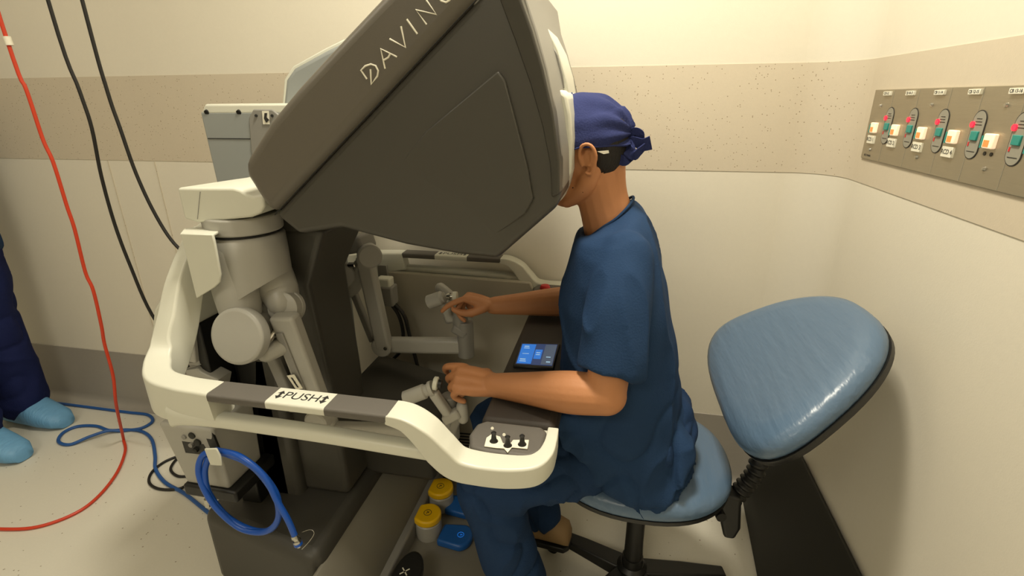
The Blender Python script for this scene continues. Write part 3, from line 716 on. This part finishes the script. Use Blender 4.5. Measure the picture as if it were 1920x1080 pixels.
# cable box of the far side
q = at(722, 552, 'y', 1.50); G().box(q, (.075, .05, .07)).make('cable_box', 'grey2', con, .006, 2)
q = at(722, 530, 'y', 1.50); G().box(q, (.05, .04, .04)).make('cable_box_cap', 'white', con, .006, 2)
q = at(718, 508, 'y', 1.555); G().box(q, (.035, .01, .045)).make('hinge_plate', 'grey2', con, .002, 1)
for pth in (((735, 565), (757, 590), (767, 625), (776, 660), (788, 705)), ((733, 570), (748, 592), (756, 625), (752, 655), (738, 672))):
    G().tube([at(x, y, 'y', 1.50) for x, y in pth], .0065, 10, 6).make('console_cable', 'blk', con)

# ------------------------------------------------------------------ chair
ch = thing('task_chair', (.105, 1.15, 0), 'blue vinyl office chair with black gas column under the seated surgeon', 'chair')
sx, sy = .092, 1.15
n = 56; rings = []
for k, zz in ((.55, .438), (.93, .440), (1.0, .452), (1.005, .463)):
    rings.append([V((sx + .225 * k * math.copysign(abs(cos(a)) ** .86, cos(a)), sy + .215 * k * math.copysign(abs(sin(a)) ** .86, sin(a)), zz)) for a in [2 * pi * i / n for i in range(n)]])
G().loft(rings).make('seat_shell', 'black', ch)
rings = []
for k, zz in ((.985, .460), (1.01, .470), (1.005, .484), (.97, .496), (.88, .503), (.6, .506), (.2, .505)):
    rings.append([V((sx + .225 * k * math.copysign(abs(cos(a)) ** .86, cos(a)), sy + .215 * k * math.copysign(abs(sin(a)) ** .86, sin(a)), zz)) for a in [2 * pi * i / n for i in range(n)]])
G().loft(rings).make('seat', 'vinylb', ch, ang=70)
# backrest pad
bc = V((.405, 1.137, .787)); yaw, tilt, bw, bh, ta = -.03, .80, .246, .19, -.31
u_ = V((sin(yaw), cos(yaw), 0)); nn = V((-cos(yaw), sin(yaw), 0)); up_ = V((0, 0, cos(tilt))) - nn * sin(tilt); nf = u_.cross(up_); nf = nf if nf.x < 0 else -nf
def bring(k, d):
    out = []
    for i in range(n):
        a = 2 * pi * i / n; c_, s_ = math.copysign(abs(cos(a)) ** .75, cos(a)), math.copysign(abs(sin(a)) ** .75, sin(a))
        x = bw * c_ * (1 + ta * s_) * k; y = bh * s_ * k
        bow = .10 * (x / bw) ** 2 * .28
        out.append(bc + u_ * x + up_ * y + nf * (d + bow - .028 * .5))
    return out
G().loft([bring(.3, -.042), bring(.9, -.036), bring(.99, -.026), bring(1.0, -.012)]).make('backrest_shell', 'black', ch, ang=70)
G().loft([bring(.97, -.014), bring(.99, -.006), bring(1.0, .006), bring(.975, .022), bring(.9, .034), bring(.75, .040), bring(.5, .043), bring(.2, .044)]).make('backrest', 'vinylb', ch, ang=70)
st0, st1 = V((.315, 1.10, .40)), bc - up_ * .11 - nf * .045
st_b = V((.372, 1.11, .53))
pth = spline([st0, V((.345, 1.10, .455)), st_b, st1], 8)
n2 = len(pth)
gg = G(); gg.sweep(pth, lambda t: [((.020 + .0035 * sin(t * 90)) * cos(2 * pi * i / 20), (.020 + .0035 * sin(t * 90)) * sin(2 * pi * i / 20)) for i in range(20)], smooth=3); gg.make('bellows', 'black', ch)
G().prism([V((.29, 1.06, .46)), V((.335, 1.06, .45)), V((.345, 1.06, .36)), V((.335, 1.06, .325)), V((.31, 1.06, .325)), V((.295, 1.06, .38))], (0, .05, 0)).make('bracket', 'black', ch, .008, 3)
G().box((.20, 1.13, .43), (.24, .06, .02)).make('seat_bar', 'black', ch, .004, 2)
G().lathe((.285, 1.02, .425), (-.2, 1, 0), [(0, .012), (.03, .012)], 14).make('lever_knob', 'black', ch)
G().box((.10, 1.15, .42), (.16, .12, .04)).make('mechanism', 'black', ch, .01, 2)
G().lathe((.105, 1.15, .07), (0, 0, 1), [(0, .03), (.06, .029), (.061, .025), (.2, .0245), (.201, .021), (.34, .021)], 28).make('gas_column', 'black', ch)
G().lathe((.105, 1.15, .045), (0, 0, 1), [(0, .045), (.05, .042), (.06, .032)], 28).make('base_hub', 'black', ch)
for k in range(5):
    a = radians(12 + 72 * k); d = V((cos(a), sin(a), 0)); o_ = V((.105, 1.15, 0))
    rg = lambda r, z, w_, h: [o_ + d * r + V((-d.y, d.x, 0)) * (w_ * i) + V((0, 0, z + h * j)) for i, j in ((-1, -1), (1, -1), (1, 1), (-1, 1))]
    G().loft([rg(.03, .07, .028, .022), rg(.15, .066, .024, .016), rg(.27, .058, .018, .010)]).make('base_arm', 'black', ch, .005, 2)
    c_ = o_ + d * .255; t = V((-d.y, d.x, 0))
    gg = G(); gg.cyl(c_ + V((0, 0, .022)) - t * .024, c_ + V((0, 0, .022)) - t * .006, .022, n=20); gg.cyl(c_ + V((0, 0, .022)) + t * .006, c_ + V((0, 0, .022)) + t * .024, .022, n=20); gg.cyl(c_ + V((0, 0, .022)) - t * .012, c_ + V((0, 0, .022)) + t * .012, .008, n=10)
    gg.make('castor', 'black', ch)

# ------------------------------------------------------------------ seated surgeon
def hand_shapes(g, wrist, dirv, back, thumb, curls, spread=.0195, scale=1.0, thumbcurl=None):
    d = V(dirv).normalized(); b = V(back); b = (b - d * b.dot(d)).normalized(); s = V(thumb); s = (s - d * s.dot(d) - b * s.dot(b)).normalized()
    w0 = V(wrist); S = scale
    kn = w0 + d * .088 * S
    for off, rr in ((.020, .013), (0, .0135), (-.020, .0125)):
        g.limb([w0 + s * off * .6, w0 + d * .045 * S + s * off * .95, kn + s * off * 1.05 - d * .004], [rr + .003, rr + .003, rr - .001], n=14)
    g.limb([w0, w0 + d * .04 * S, w0 + d * .08 * S], [(.026, .017), (.036, .015), (.036, .012)], n=20, up=b)
    tips = []
    for i, (ln, off) in enumerate(((.078, 1.5), (.086, .5), (.080, -.5), (.064, -1.45))):
        a0, a1, a2 = [radians(x) for x in curls[i]]
        base = kn + s * off * spread - d * (.0, .0, .004, .012)[i]
        p = [base - d * .012, base]; ang = 0
        dd = d * cos(0) + s * (off * .04)
        for seg, an in zip((.50, .29, .23), (a0, a1, a2)):
            ang += an
            v = (d * cos(ang) - b * sin(ang) + s * off * .03).normalized()
            p.append(p[-1] + v * ln * S * seg)
        g.limb(p, [.0095, .0095, .0085, .0078, .0066], n=12, smooth=3)
        tips.append((p, ang))
    tb = w0 + d * .022 + s * .024 - b * .006
    tc = thumbcurl or [(.6, .62, -.45), (.85, .25, -.5), (.95, -.1, -.4)]
    p = [tb]
    for (fd, fs_, fb), ln in zip(tc, (.042, .032, .026)):
        p.append(p[-1] + (d * fd + s * fs_ + b * fb).normalized() * ln * S)
    g.limb(p, [.016, .0125, .0105, .0085], n=14, smooth=4)
    return tips
sg = thing('person', (.09, 1.15, 0), 'person in navy scrubs and tied blue cap sitting at the console viewer', 'person')
HY = 1.15
g = G()
Rh = Matrix.Rotation(radians(-14), 3, 'Y')      # head bowed towards -x
hc = V((-.083, HY, 1.262))
def hp(x, y, z): return hc + Rh @ V((x, y, z))
g.ell(hc, (.098, .076, .094), Rh, 32, 20)                      # cranium
g.ell(hp(-.045, 0, -.045), (.056, .058, .075), Rh)             # face mass
g.ell(hp(-.052, 0, -.100), (.040, .036, .030), Rh)             # chin
g.ell(hp(-.015, 0, -.085), (.062, .058, .040), Rh, p=.9)       # jaw
for s in (-1, 1):
    g.limb([hp(.012, s * .052, -.055), hp(-.01, s * .052, -.088), hp(-.055, s * .024, -.112)], [.022, .020, .016])
    g.ell(hp(-.060, s * .040, -.030), (.024, .02, .018), Rh)   # cheek
    g.ell(hp(-.088, s * .030, .012), (.012, .024, .010), Rh)   # brow
    # ear: rim, lobe and bowl
    ec = hp(.010, s * .075, -.031)
    rim = [ec + Rh @ V((-.012, s * .002, -.012)), ec + Rh @ V((-.014, s * .006, .012)), ec + Rh @ V((-.004, s * .012, .030)), ec + Rh @ V((.012, s * .015, .028)), ec + Rh @ V((.019, s * .016, .010)), ec + Rh @ V((.013, s * .012, -.012)), ec + Rh @ V((.001, s * .008, -.030)), ec + Rh @ V((-.009, s * .003, -.022))]
    g.tube(rim, .0042, 10, 5)
    g.ell(ec + Rh @ V((.004, s * .003, 0)), (.012, .005, .022), Rh)
    g.tube([ec + Rh @ V((.010, s * .012, .016)), ec + Rh @ V((.009, s * .012, -.002)), ec + Rh @ V((.0, s * .009, -.014))], .003, 8, 4)
    g.ell(ec + Rh @ V((-.012, s * .003, -.006)), (.004, .004, .006), Rh)
g.limb([hp(-.094, 0, .010), hp(-.104, 0, -.020), hp(-.112, 0, -.038)], [.008, .010, .014])   # nose
for s in (-1, 1): g.ell(hp(-.103, s * .010, -.043), (.009, .008, .007), Rh)
g.limb([hp(-.086, -.018, -.070), hp(-.097, 0, -.066), hp(-.086, .018, -.070)], [.006, .0075, .006])
g.limb([hp(-.084, -.016, -.081), hp(-.094, 0, -.080), hp(-.084, .016, -.081)], [.006, .0075, .006])
g.limb([(-.052, HY, 1.20), (-.030, HY, 1.13), (-.008, HY, 1.06), (.02, HY, .98)], [(.056, .056), (.054, .056), (.062, .060), (.08, .06)])
g.limb([(-.030, HY, 1.25), (-.022, HY, 1.17), (-.012, HY, 1.10)], [(.045, .035), (.045, .03), (.06, .04)])
# hidden trunk and legs carry the clothes
g.limb([(.02, HY, 1.06), (.035, HY, .92), (.045, HY, .75), (.06, HY, .58)], [(.12, .045), (.13, .05), (.13, .055), (.14, .06)], up=(1, 0, 0))
legs = {}
kneeN = V((-.275, 1.00, .435)); ankN = V((-.185, 1.0, .10))
kneeF = V((-.31, 1.24, .475)); ankF = V((-.155, 1.215, .15))
for s, kn_, an_, hip in ((-1, kneeN, ankN, V((.10, 1.06, .575))), (1, kneeF, ankF, V((.10, 1.25, .575)))):
    g.limb([hip, hip.lerp(kn_, .5), kn_], [.07, .065, .05]); g.limb([kn_, kn_.lerp(an_, .4), an_], [.05, .045, .032])
# arms
shN, elN, wrN = V((.02, .985, 1.045)), V((.0, .895, .800)), at(925, 722, 'y', .955)
shF, elF, wrF = V((.0, 1.315, 1.045)), V((-.06, 1.42, .795)), at(925, 573, 'y', 1.385)
for a, b, c_ in ((shN, elN, wrN), (shF, elF, wrF)):
    g.limb([a + V((0, .02 if a.y < 1.1 else -.02, -.02)), a.lerp(b, .5), b], [.04, .043, .040]); g.limb([b, b.lerp(c_, .3), b.lerp(c_, .7), c_], [.040, .044, .034, .0265])
    g.ell(b, (.042, .04, .04))
# near hand: back of the hand up and towards the camera, fingers curled on the grip
dN = (at(822, 722, 'y', .955) - wrN).normalized()
tN = hand_shapes(g, wrN, V((-1, 0, .10)), V((0, -.55, .85)), V((0, .85, .5)), [(25, 42, 30), (48, 55, 35), (58, 58, 38), (62, 58, 38)], scale=.95, thumbcurl=[(.7, .25, -.65), (.9, -.1, -.35), (.95, -.25, -.1)])
tF = hand_shapes(g, wrF, V((-1, -.06, .30)), V((.25, .15, 1)), V((0, -1, 0)), [(38, 12, 12), (72, 50, 30), (80, 60, 35), (85, 60, 35)], scale=.98, thumbcurl=[(.75, .30, -.6), (.95, -.1, -.35), (.98, -.15, 0)])
body = merged('body', g, 'skin', sg, .0026, 6)
p_ = tN[2][0]
G().tube([p_[2].lerp(p_[1], .45) + (V((0, cos(a), sin(a))) * .0102) for a in [2 * pi * i / 12 for i in range(12)]], .0014, 8, 1, True).make('wedding_ring', 'gold', sg)
for x, y, yy in ((1074, 352, 1.085), (1093, 360, 1.082)):
    c_ = at(x, y, 'y', yy); G().ell(c_, (.0016, .003, .0016), n=8, m=6).make('mole', 'mole', body)
# hair at the back under the cap
g = G(); g.ell(hc, (.1005, .0785, .0965), Rh, 64, 48)
keep = []
for f in g.f:
    c_ = sum((g.v[i] for i in f), V()) / len(f); q = Rh.inverted() @ (c_ - hc)
    if q.x > .026 and q.z < .03 and q.z > -.10 + max(0, .055 - q.x) * 1.5: keep.append(f)
used = sorted({i for f in keep for i in f}); mp_ = {i: k for k, i in enumerate(used)}
ho = obj('hair', [g.v[i] for i in used], [tuple(mp_[i] for i in f) for f in keep], 'hair', sg, ang=90)
s_ = ho.modifiers.new('t', 'SOLIDIFY'); s_.thickness = .003; s_.offset = 1
g = G().limb([hp(.066, -.03, -.04), hp(.066, 0, -.075), hp(.06, .0, -.10)], [(.02, .015), (.03, .014), (.02, .01)])
# cap
knot = hp(.106, -.012, -.008)
def capv(th, ph):
    d = V((cos(ph) * cos(th), cos(ph) * sin(th), sin(ph)))
    r = 1 / sqrt((d.x / .108) ** 2 + (d.y / .086) ** 2 + (d.z / .104) ** 2)
    q = d * r; kd = V((.106, -.012, -.008)); dist = (q - kd).length; a = atan2(q.z - kd.z, q.y - kd.y)
    fold = sin(a * 11) * .006 * max(0, 1 - dist / .15) + sin(a * 5 + 1) * .003 * max(0, 1 - dist / .2)
    fold += .0025 * noise.noise(q * 30)
    if q.z > .05 and q.x > 0: fold -= .004 * (1 - abs(q.y) / .086)
    pull = max(0, 1 - dist / .045); q = q.lerp(kd, pull * .35)
    return hp(*(q + d * fold))
g = G(); NT, NP = 120, 40; vs = []; fs = []
for j in range(NP + 1):
    for i in range(NT):
        th = 2 * pi * i / NT; lo = radians(-3 - 12 * max(0, cos(th)) - 5 * max(0, -cos(th)))
        ph = lo + (pi / 2 * .995 - lo) * j / NP; vs.append(capv(th, ph))
for j in range(NP): fs += [(j * NT + i, j * NT + (i + 1) % NT, (j + 1) * NT + (i + 1) % NT, (j + 1) * NT + i) for i in range(NT)]
fs.append(tuple(NP * NT + i for i in range(NT)))
co = obj('surgical_cap', vs, fs, 'cap', sg, ang=80); co['label'] = 'dark blue cloth cap tied at the back'
s_ = co.modifiers.new('t', 'SOLIDIFY'); s_.thickness = .002; s_.offset = -1
hem = [capv(2 * pi * i / 60, radians(-2 - 12 * max(0, cos(2 * pi * i / 60)) - 5 * max(0, -cos(2 * pi * i / 60)))) for i in range(60)]
G().tube(hem, .002, 6, 1, True).make('cap_hem', 'cap', co)
def ribbon(path, w0, w1, twist, name='cap_tie'):
    P_ = spline(path, 6); N = len(P_); vs = []
    for i, p in enumerate(P_):
        t = (P_[min(i + 1, N - 1)] - P_[max(i - 1, 0)]).normalized(); u = V((0, 0, 1)) if abs(t.z) < .8 else V((1, 0, 0)); u = (u - t * u.dot(t)).normalized()
        u = Matrix.Rotation(twist * i / N, 3, t) @ u; w_ = w0 + (w1 - w0) * i / (N - 1)
        side_ = t.cross(u) * .0012
        vs += [p + u * w_ + side_, p - u * w_ + side_, p - u * w_ - side_, p + u * w_ - side_]
    fs = [(4 * i + j, 4 * i + (j + 1) % 4, 4 * i + 4 + (j + 1) % 4, 4 * i + 4 + j) for i in range(N - 1) for j in range(4)] + [(0, 1, 2, 3), (4 * N - 1, 4 * N - 2, 4 * N - 3, 4 * N - 4)]
    return obj(name, vs, fs, 'cap', co, ang=60)
K = at(1168, 262, 'y', 1.13)
G().ell(K, (.010, .012, .012)).make('cap_knot', 'cap', co)
ribbon([K, K + V((.018, -.006, .016)), K + V((.032, -.01, .012)), K + V((.028, -.006, -.002)), K + V((.008, 0, 0))], .006, .014, .6)
ribbon([K, K + V((.022, -.012, -.002)), K + V((.04, -.02, -.008)), K + V((.056, -.02, -.004))], .006, .016, .5)
ribbon([K, K + V((.014, -.015, -.014)), K + V((.024, -.022, -.03)), K + V((.034, -.02, -.022)), K + V((.045, -.015, -.012))], .006, .013, .8)
ribbon([K, K + V((-.002, -.014, -.014)), K + V((-.008, -.018, -.032)), K + V((.006, -.022, -.040)), K + V((.016, -.018, -.024)), K + V((.004, -.01, -.006))], .006, .015, .5)
ribbon([K, K + V((-.010, -.012, -.012)), K + V((-.018, -.014, -.032))], .006, .013, -.5)
G().prism([at(x, y, 'y', 1.066) for x, y in ((1120, 284), (1141, 282), (1142, 287), (1132, 289))], (0, .002, 0)).make('paper_tag', 'label', co)

# scrub top
g = G(); rings = []
secs = [(1.098, -.062, .030, .062, .046), (1.098, -.070, .042, .085, .040), (1.092, -.076, .056, .125, .030), (1.078, -.082, .070, .160, .016), (1.050, -.088, .086, .188, .006), (.99, -.098, .108, .205, 0), (.92, -.110, .128, .210, 0), (.83, -.112, .148, .212, 0), (.72, -.112, .168, .215, 0), (.62, -.115, .186, .218, 0), (.54, -.10, .205, .222, 0), (.505, -.05, .225, .222, 0)]
for z, x0, x1, b, k in secs:
    cxx, aa = (x0 + x1) / 2, (x1 - x0) / 2
    rings.append([V((cxx + aa * math.copysign(abs(cos(t)) ** .85, cos(t)), HY + b * math.copysign(abs(sin(t)) ** .9, sin(t)), z + k * cos(t))) for t in [2 * pi * i / 48 for i in range(48)]])
g.loft(rings)
g.limb([shN + V((0, .03, .012)), shN + V((0, .022, .0)), shN.lerp(elN, .35), shN.lerp(elN, .82)], [(.050, .050), (.056, .054), (.061, .057), (.066, .058)], caps=False, n=32, up=(0, 1, 0))
g.ell(shN + V((0, .03, .008)), (.052, .05, .05))
g.limb([shF + V((0, -.03, .012)), shF.lerp(elF, .35), shF.lerp(elF, .74)], [(.054, .052), (.060, .057), (.066, .058)], caps=False, n=32)
g.ell(shF + V((0, -.03, .008)), (.052, .05, .05))
def fan(pts, y, th): g.prism([at(px, py, 'y', y) for px, py in pts], (0, th, 0))
g.prism([at(1150, 800, 'y', .955), at(1272, 800, 'y', 1.02), at(1302, 862, 'y', 1.0), at(1278, 915, 'y', .96), at(1248, 962, 'y', .935), at(1207, 980, 'y', .928), at(1185, 950, 'y', .93), at(1162, 900, 'y', .935)], (0.0, .045, 0.0))
g.prism([at(1020, 770, 'y', .945), at(1160, 790, 'y', .945), at(1165, 900, 'y', .935), at(1060, 850, 'y', .95)], (0, .05, 0))
def cloth(amp, k=1.0):
    def fn(p, nrm):
        q = V((p.x * 7, p.y * 7, p.z * 3)) * k
        h = noise.noise(q) * amp + noise.noise(q * 2.3 + V((5, 1, 2))) * amp * .5
        r = 1 - abs(noise.noise(V((p.x * 9 + p.z * 4, p.y * 6, p.z * 3.5 - p.x * 6)) * k))
        h += (r ** 6) * amp * .9
        lo = max(0.0, min(1.0, (.80 - p.z) / .2))
        c2 = 1 - abs(noise.noise(V((p.x * 5 - p.z * 7, p.y * 3, p.z * 4 + p.x * 6)) * k + V((3, 7, 1))))
        h -= (c2 ** 10) * amp * 1.3 * lo
        return p + nrm * h
    return fn
top = merged('scrub_top', g, 'scrub', sg, .0055, 9, cloth(.0085, 1.15)); top['label'] = 'loose navy short-sleeved scrub top'
nk = [V((-.016 + .049 * math.copysign(abs(cos(t)) ** .85, cos(t)), HY + .062 * math.copysign(abs(sin(t)) ** .9, sin(t)), 1.101 + .046 * cos(t))) for t in [2 * pi * i / 40 for i in range(40)]]
G().tube(nk, .0032, 8, 1, True).make('collar_band', 'scrub', top)
# trousers
g = G()
g.limb([(.10, 1.05, .575), kneeN.lerp(V((.10, 1.05, .575)), .5) + V((0, -.005, .012)), kneeN + V((.01, 0, .0))], [(.098, .085), (.090, .078), (.076, .072)], n=26)
g.limb([(.10, 1.25, .575), kneeF.lerp(V((.10, 1.25, .575)), .5) + V((0, .005, .012)), kneeF + V((.01, 0, 0))], [(.098, .085), (.090, .078), (.076, .072)], n=26)
g.limb([kneeN, kneeN.lerp(ankN, .5), kneeN.lerp(ankN, 1.0)], [.078, .075, .073], n=26)
g.limb([kneeF, kneeF.lerp(ankF, .5), kneeF.lerp(ankF, .95)], [.072, .062, .058], n=26)
g.ell((.11, 1.15, .59), (.12, .18, .09))
tr = merged('scrub_trousers', g, 'scrub2', sg, .006, 8, cloth(.009, 1.3)); tr['label'] = 'baggy navy scrub trousers'
def shoe(an, d, m, parent, sole='black', L_=.26, zf=0.0):
    d = V(d).normalized(); s = V((-d.y, d.x, 0)); rings = []; o_ = V((an.x, an.y, zf))
    for t, w_, h in ((-.30, .026, .045), (-.26, .034, .070), (-.12, .037, .085), (.05, .038, .078), (.25, .043, .058), (.45, .046, .048), (.62, .038, .038), (.70, .02, .022)):
        c_ = o_ + d * (t * L_); rings.append([c_ + s * (w_ * math.copysign(abs(cos(a)) ** .8, cos(a))) + V((0, 0, h / 2 + .012 + h / 2 * math.copysign(abs(sin(a)) ** .8, sin(a)))) for a in [2 * pi * i / 20 for i in range(20)]])
    o = G().loft(rings).make('shoe', m, parent, ang=60)
    so = [c for c in []]
    pts = [o_ + d * (t * L_) + s * w_ for t, w_ in ((-.31, .02), (-.26, .037), (.05, .040), (.3, .047), (.5, .048), (.66, .036), (.72, .012))] + [o_ + d * (t * L_) - s * w_ for t, w_ in ((.72, .012), (.66, .036), (.5, .048), (.3, .047), (.05, .040), (-.26, .037), (-.31, .02))]
    G().prism(pts, (0, 0, .018)).make('sole', sole, o, .003, 2)
    return o
shoe(ankN, (-1, .05, 0), 'khaki', sg)
s2 = shoe(ankF + V((.0, 0, 0)), (-1, .15, 0), 'khaki', sg, zf=.072); s2['label'] = 'khaki strapped shoe resting on the chair base'

# ------------------------------------------------------------------ standing person at the left edge
lp = thing('person', (-2.55, 1.40, 0), 'person in navy scrubs and blue overshoes standing at the left edge', 'person')
bxp, byp = -2.545, 1.375
g = G()
g.ell((bxp, byp, 1.62), (.095, .078, .115)); g.ell((bxp + .045, byp, 1.575), (.05, .05, .07)); g.limb([(bxp + .085, byp, 1.62), (bxp + .112, byp, 1.60)], [.009, .013])
for s in (-1, 1): g.ell((bxp, byp + s * .08, 1.61), (.018, .008, .03))
g.limb([(bxp, byp, 1.55), (bxp - .01, byp, 1.42)], [.058, .062])
g.limb([(bxp - .01, byp, 1.40), (bxp, byp, 1.20), (bxp, byp, .95)], [(.15, .09), (.16, .10), (.16, .10)], up=(1, 0, 0))
for s in (-1, 1):
    g.limb([(bxp, byp + s * .19, 1.38), (bxp - .04, byp + s * .20, 1.10), (bxp - .14, byp + s * .13, .92)], [.042, .036, .028])
    hand_shapes(g, V((bxp - .14, byp + s * .13, .92)), V((-.3, -s * .6, -.5)), V((-.6, 0, .3)), V((.2, -s, 0)), [(20, 25, 20)] * 4)
    g.limb([(bxp, byp + s * .09, .92), (bxp + .03 * (s < 0), byp + s * .10, .50), (bxp + (.06 if s < 0 else -.06), byp + s * .11, .10)], [.085, .055, .04])
merged('body', g, 'skin', lp, .006, 4)
g = G(); g.ell((bxp - .005, byp, 1.655), (.108, .092, .098)); g.make('surgical_cap', 'cap', lp)
g = G(); g.limb([(bxp - .01, byp, 1.45), (bxp - .005, byp, 1.25), (bxp, byp, 1.02), (bxp, byp, .80)], [(.12, .08), (.215, .13), (.215, .14), (.22, .15)], up=(1, 0, 0), n=36, caps=False)
for s in (-1, 1): g.limb([(bxp, byp + s * .16, 1.39), (bxp - .03, byp + s * .205, 1.14)], [.065, .072], n=24)
merged('scrub_top', g, 'scrub', lp, .010, 3, cloth(.01))
g = G()
for s in (-1, 1):
    fx_ = bxp + (.06 if s < 0 else .0)
    g.limb([(bxp, byp + s * .09, .92), (bxp + .05 * (s < 0), byp + s * .10, .52), (fx_, byp + s * .11, .13)], [(.125, .12), (.110, .105), (.095, .095)], n=24)
g.ell((bxp, byp, .92), (.14, .19, .12))
merged('scrub_trousers', g, 'navy', lp, .009, 3, cloth(.009))
for s, fx_ in ((-1, bxp + .06), (1, bxp + .0)):
    rings = []; o_ = V((fx_, byp + s * .11, 0))
    for t, w_, h in ((-.12, .03, .07), (-.10, .05, .13), (-.02, .062, .15), (.05, .064, .13), (.12, .064, .09), (.18, .055, .07), (.215, .035, .045)):
        c_ = o_ + V((t, 0, 0)); rings.append([c_ + V((0, w_ * math.copysign(abs(cos(a)) ** .8, cos(a)), h / 2 + .003 + h / 2 * math.copysign(abs(sin(a)) ** .8, sin(a)))) for a in [2 * pi * i / 28 for i in range(28)]])
    G().loft(rings).make('overshoe', 'overshoe', lp, ang=70)['label'] = 'light blue disposable overshoe'

# ------------------------------------------------------------------ cables and hoses
def cable(name, pts, r, m, label, cat='cable', base=None):
    pts = [V(p) for p in pts]; pts = spline(pts, 6)
    for p in pts: p.z = max(p.z, r)
    return tag(G().tube(pts, r, 10, 1).make(name, m, None, base=base or pts[-1]), label, cat)
f_ = lambda x, y, z=.006: at(x, y, 'z', z)
red = [(-1.83, 1.36, 2.70)] + [at(x, y, 'y', 1.36) for x, y in ((5, 50), (50, 170), (80, 260), (100, 305), (125, 385), (140, 430), (160, 510), (175, 545), (190, 610), (196, 645), (212, 705), (218, 760))] + [f_(x, y) for x, y in ((232, 825), (235, 845), (220, 885), (185, 930), (140, 963), (70, 988), (0, 992), (-80, 985), (-160, 960))]
cable('red_cable', red, .0055, 'red', 'long red cable dropping down the left wall and curving over the floor')
rc = bpy.data.objects['red_cable']; c_ = at(15, 77, 'y', 1.36)
G().cyl(c_ + V((0, 0, .012)), c_ - V((-.002, 0, .012)), .010, n=14).make('cable_connector', 'label', rc)
cable('black_cable', [(-1.63, 1.36, 2.70)] + [at(x, y, 'y', 1.36) for x, y in ((90, 0), (149, 170), (172, 240), (190, 330), (215, 420), (245, 500), (285, 590))] + [(-1.50, 1.38, .45), (-1.40, 1.44, .10), (-1.30, 1.5, .01), (-1.1, 1.52, .01)], .0052, 'blk', 'left of the two black cables hanging down the back wall')
cable('black_cable', [(-1.51, 1.36, 2.70)] + [at(x, y, 'y', 1.36) for x, y in ((154, 0), (201, 170), (225, 240), (255, 325), (290, 400), (327, 457))] + [(-1.33, 1.36, .85), (-1.25, 1.37, .75), (-1.19, 1.38, .70), (-1.155, 1.38, .68)], .0052, 'blk', 'right of the two black cables, curving in behind the console')
bl = [f_(x, y) for x, y in ((-40, 735), (60, 742), (150, 750), (215, 761), (260, 763), (285, 773), (286, 790), (265, 803), (230, 808), (205, 812), (170, 823), (130, 834), (110, 828), (118, 812), (145, 800), (180, 799), (205, 807), (240, 806), (268, 810), (285, 825), (291, 855), (292, 880), (310, 905), (345, 925), (383, 955), (420, 985))]
for i in (9, 10): bl[i].z = .018
for p in bl: p.y = min(p.y, YB - .055)
cable('blue_cable', bl, .0065, 'bluec', 'blue cable lying in a loop on the floor beside the red cable')
cable('floor_cable', [f_(x, y) for x, y in ((450, 880), (410, 895), (370, 893), (340, 915), (300, 917), (280, 905), (285, 885), (310, 865), (345, 852), (330, 862), (320, 880), (335, 893), (365, 890), (400, 880), (470, 820), (500, 800))], .005, 'blk', 'thin black cable looped on the floor under the console corner')
# hose coil on its hook
hz = thing('air_hose', at(447, 925, 'y', .85), 'bright blue coiled hose hanging from the hook by the console corner', 'hose')
def hpnt(x, y, yy=.852): return at(x, y, 'y', yy)
loop1 = [(408, 846, .858), (470, 870, .845), (512, 915, .84), (524, 955, .84), (515, 985, .84), (490, 998, .84), (450, 990, .84), (408, 955, .842), (382, 915, .845), (372, 880, .85), (382, 852, .858), (408, 848, .862)]
loop2 = [(392, 855, .862), (384, 885, .855), (392, 925, .85), (425, 968, .845), (470, 993, .845), (505, 994, .845), (522, 970, .845), (516, 930, .842), (480, 880, .842), (430, 850, .85), (410, 850, .855)]
tail = [(405, 844, .852), (450, 856, .838), (495, 893, .835), (520, 940, .833), (540, 975, .832), (552, 1003, .832)]
G().tube([hpnt(*q) for q in loop1], .0075, 12, 6).make('hose_loop', 'blueh', hz)
G().tube([hpnt(*q) for q in loop2], .0075, 12, 6).make('hose_loop', 'blueh', hz)
G().tube([hpnt(*q) for q in tail], .0075, 12, 6).make('hose_tail', 'blueh', hz)
c1, c2 = hpnt(552, 1003, .832), hpnt(566, 1036, .832)
cn = G().lathe(c1, c2 - c1, [(0, .0085), (.008, .0095), (.009, .007), (.016, .007), (.017, .010), (.026, .010), (.03, .006), (.036, .006)], 20).make('hose_connector', 'metal', hz)
G().lathe(c1.lerp(c2, .42), c2 - c1, [(0, .0105), (.007, .0105)], 20).make('connector_band', 'blueh', cn)
G().tube([hpnt(566, 1030, .83), hpnt(580, 1015, .83), hpnt(589, 1000, .835), (hpnt(582, 993, .84)), hpnt(566, 998, .84)], .0007, 6, 5).make('retaining_wire', 'metal', hz)
q = hpnt(388, 935, .85); G().lathe(q, V((-.1, 0, -1)), [(0, .007), (.012, .009), (.02, .006), (.024, .007)], 16).make('hose_end', 'metal', hz)
hk = G().prism([hpnt(x, y, .828) for x, y in ((382, 842), (405, 841), (413, 856), (416, 874), (394, 873))], (0, .005, 0)).make('hose_hook', 'white', con, .003, 2)
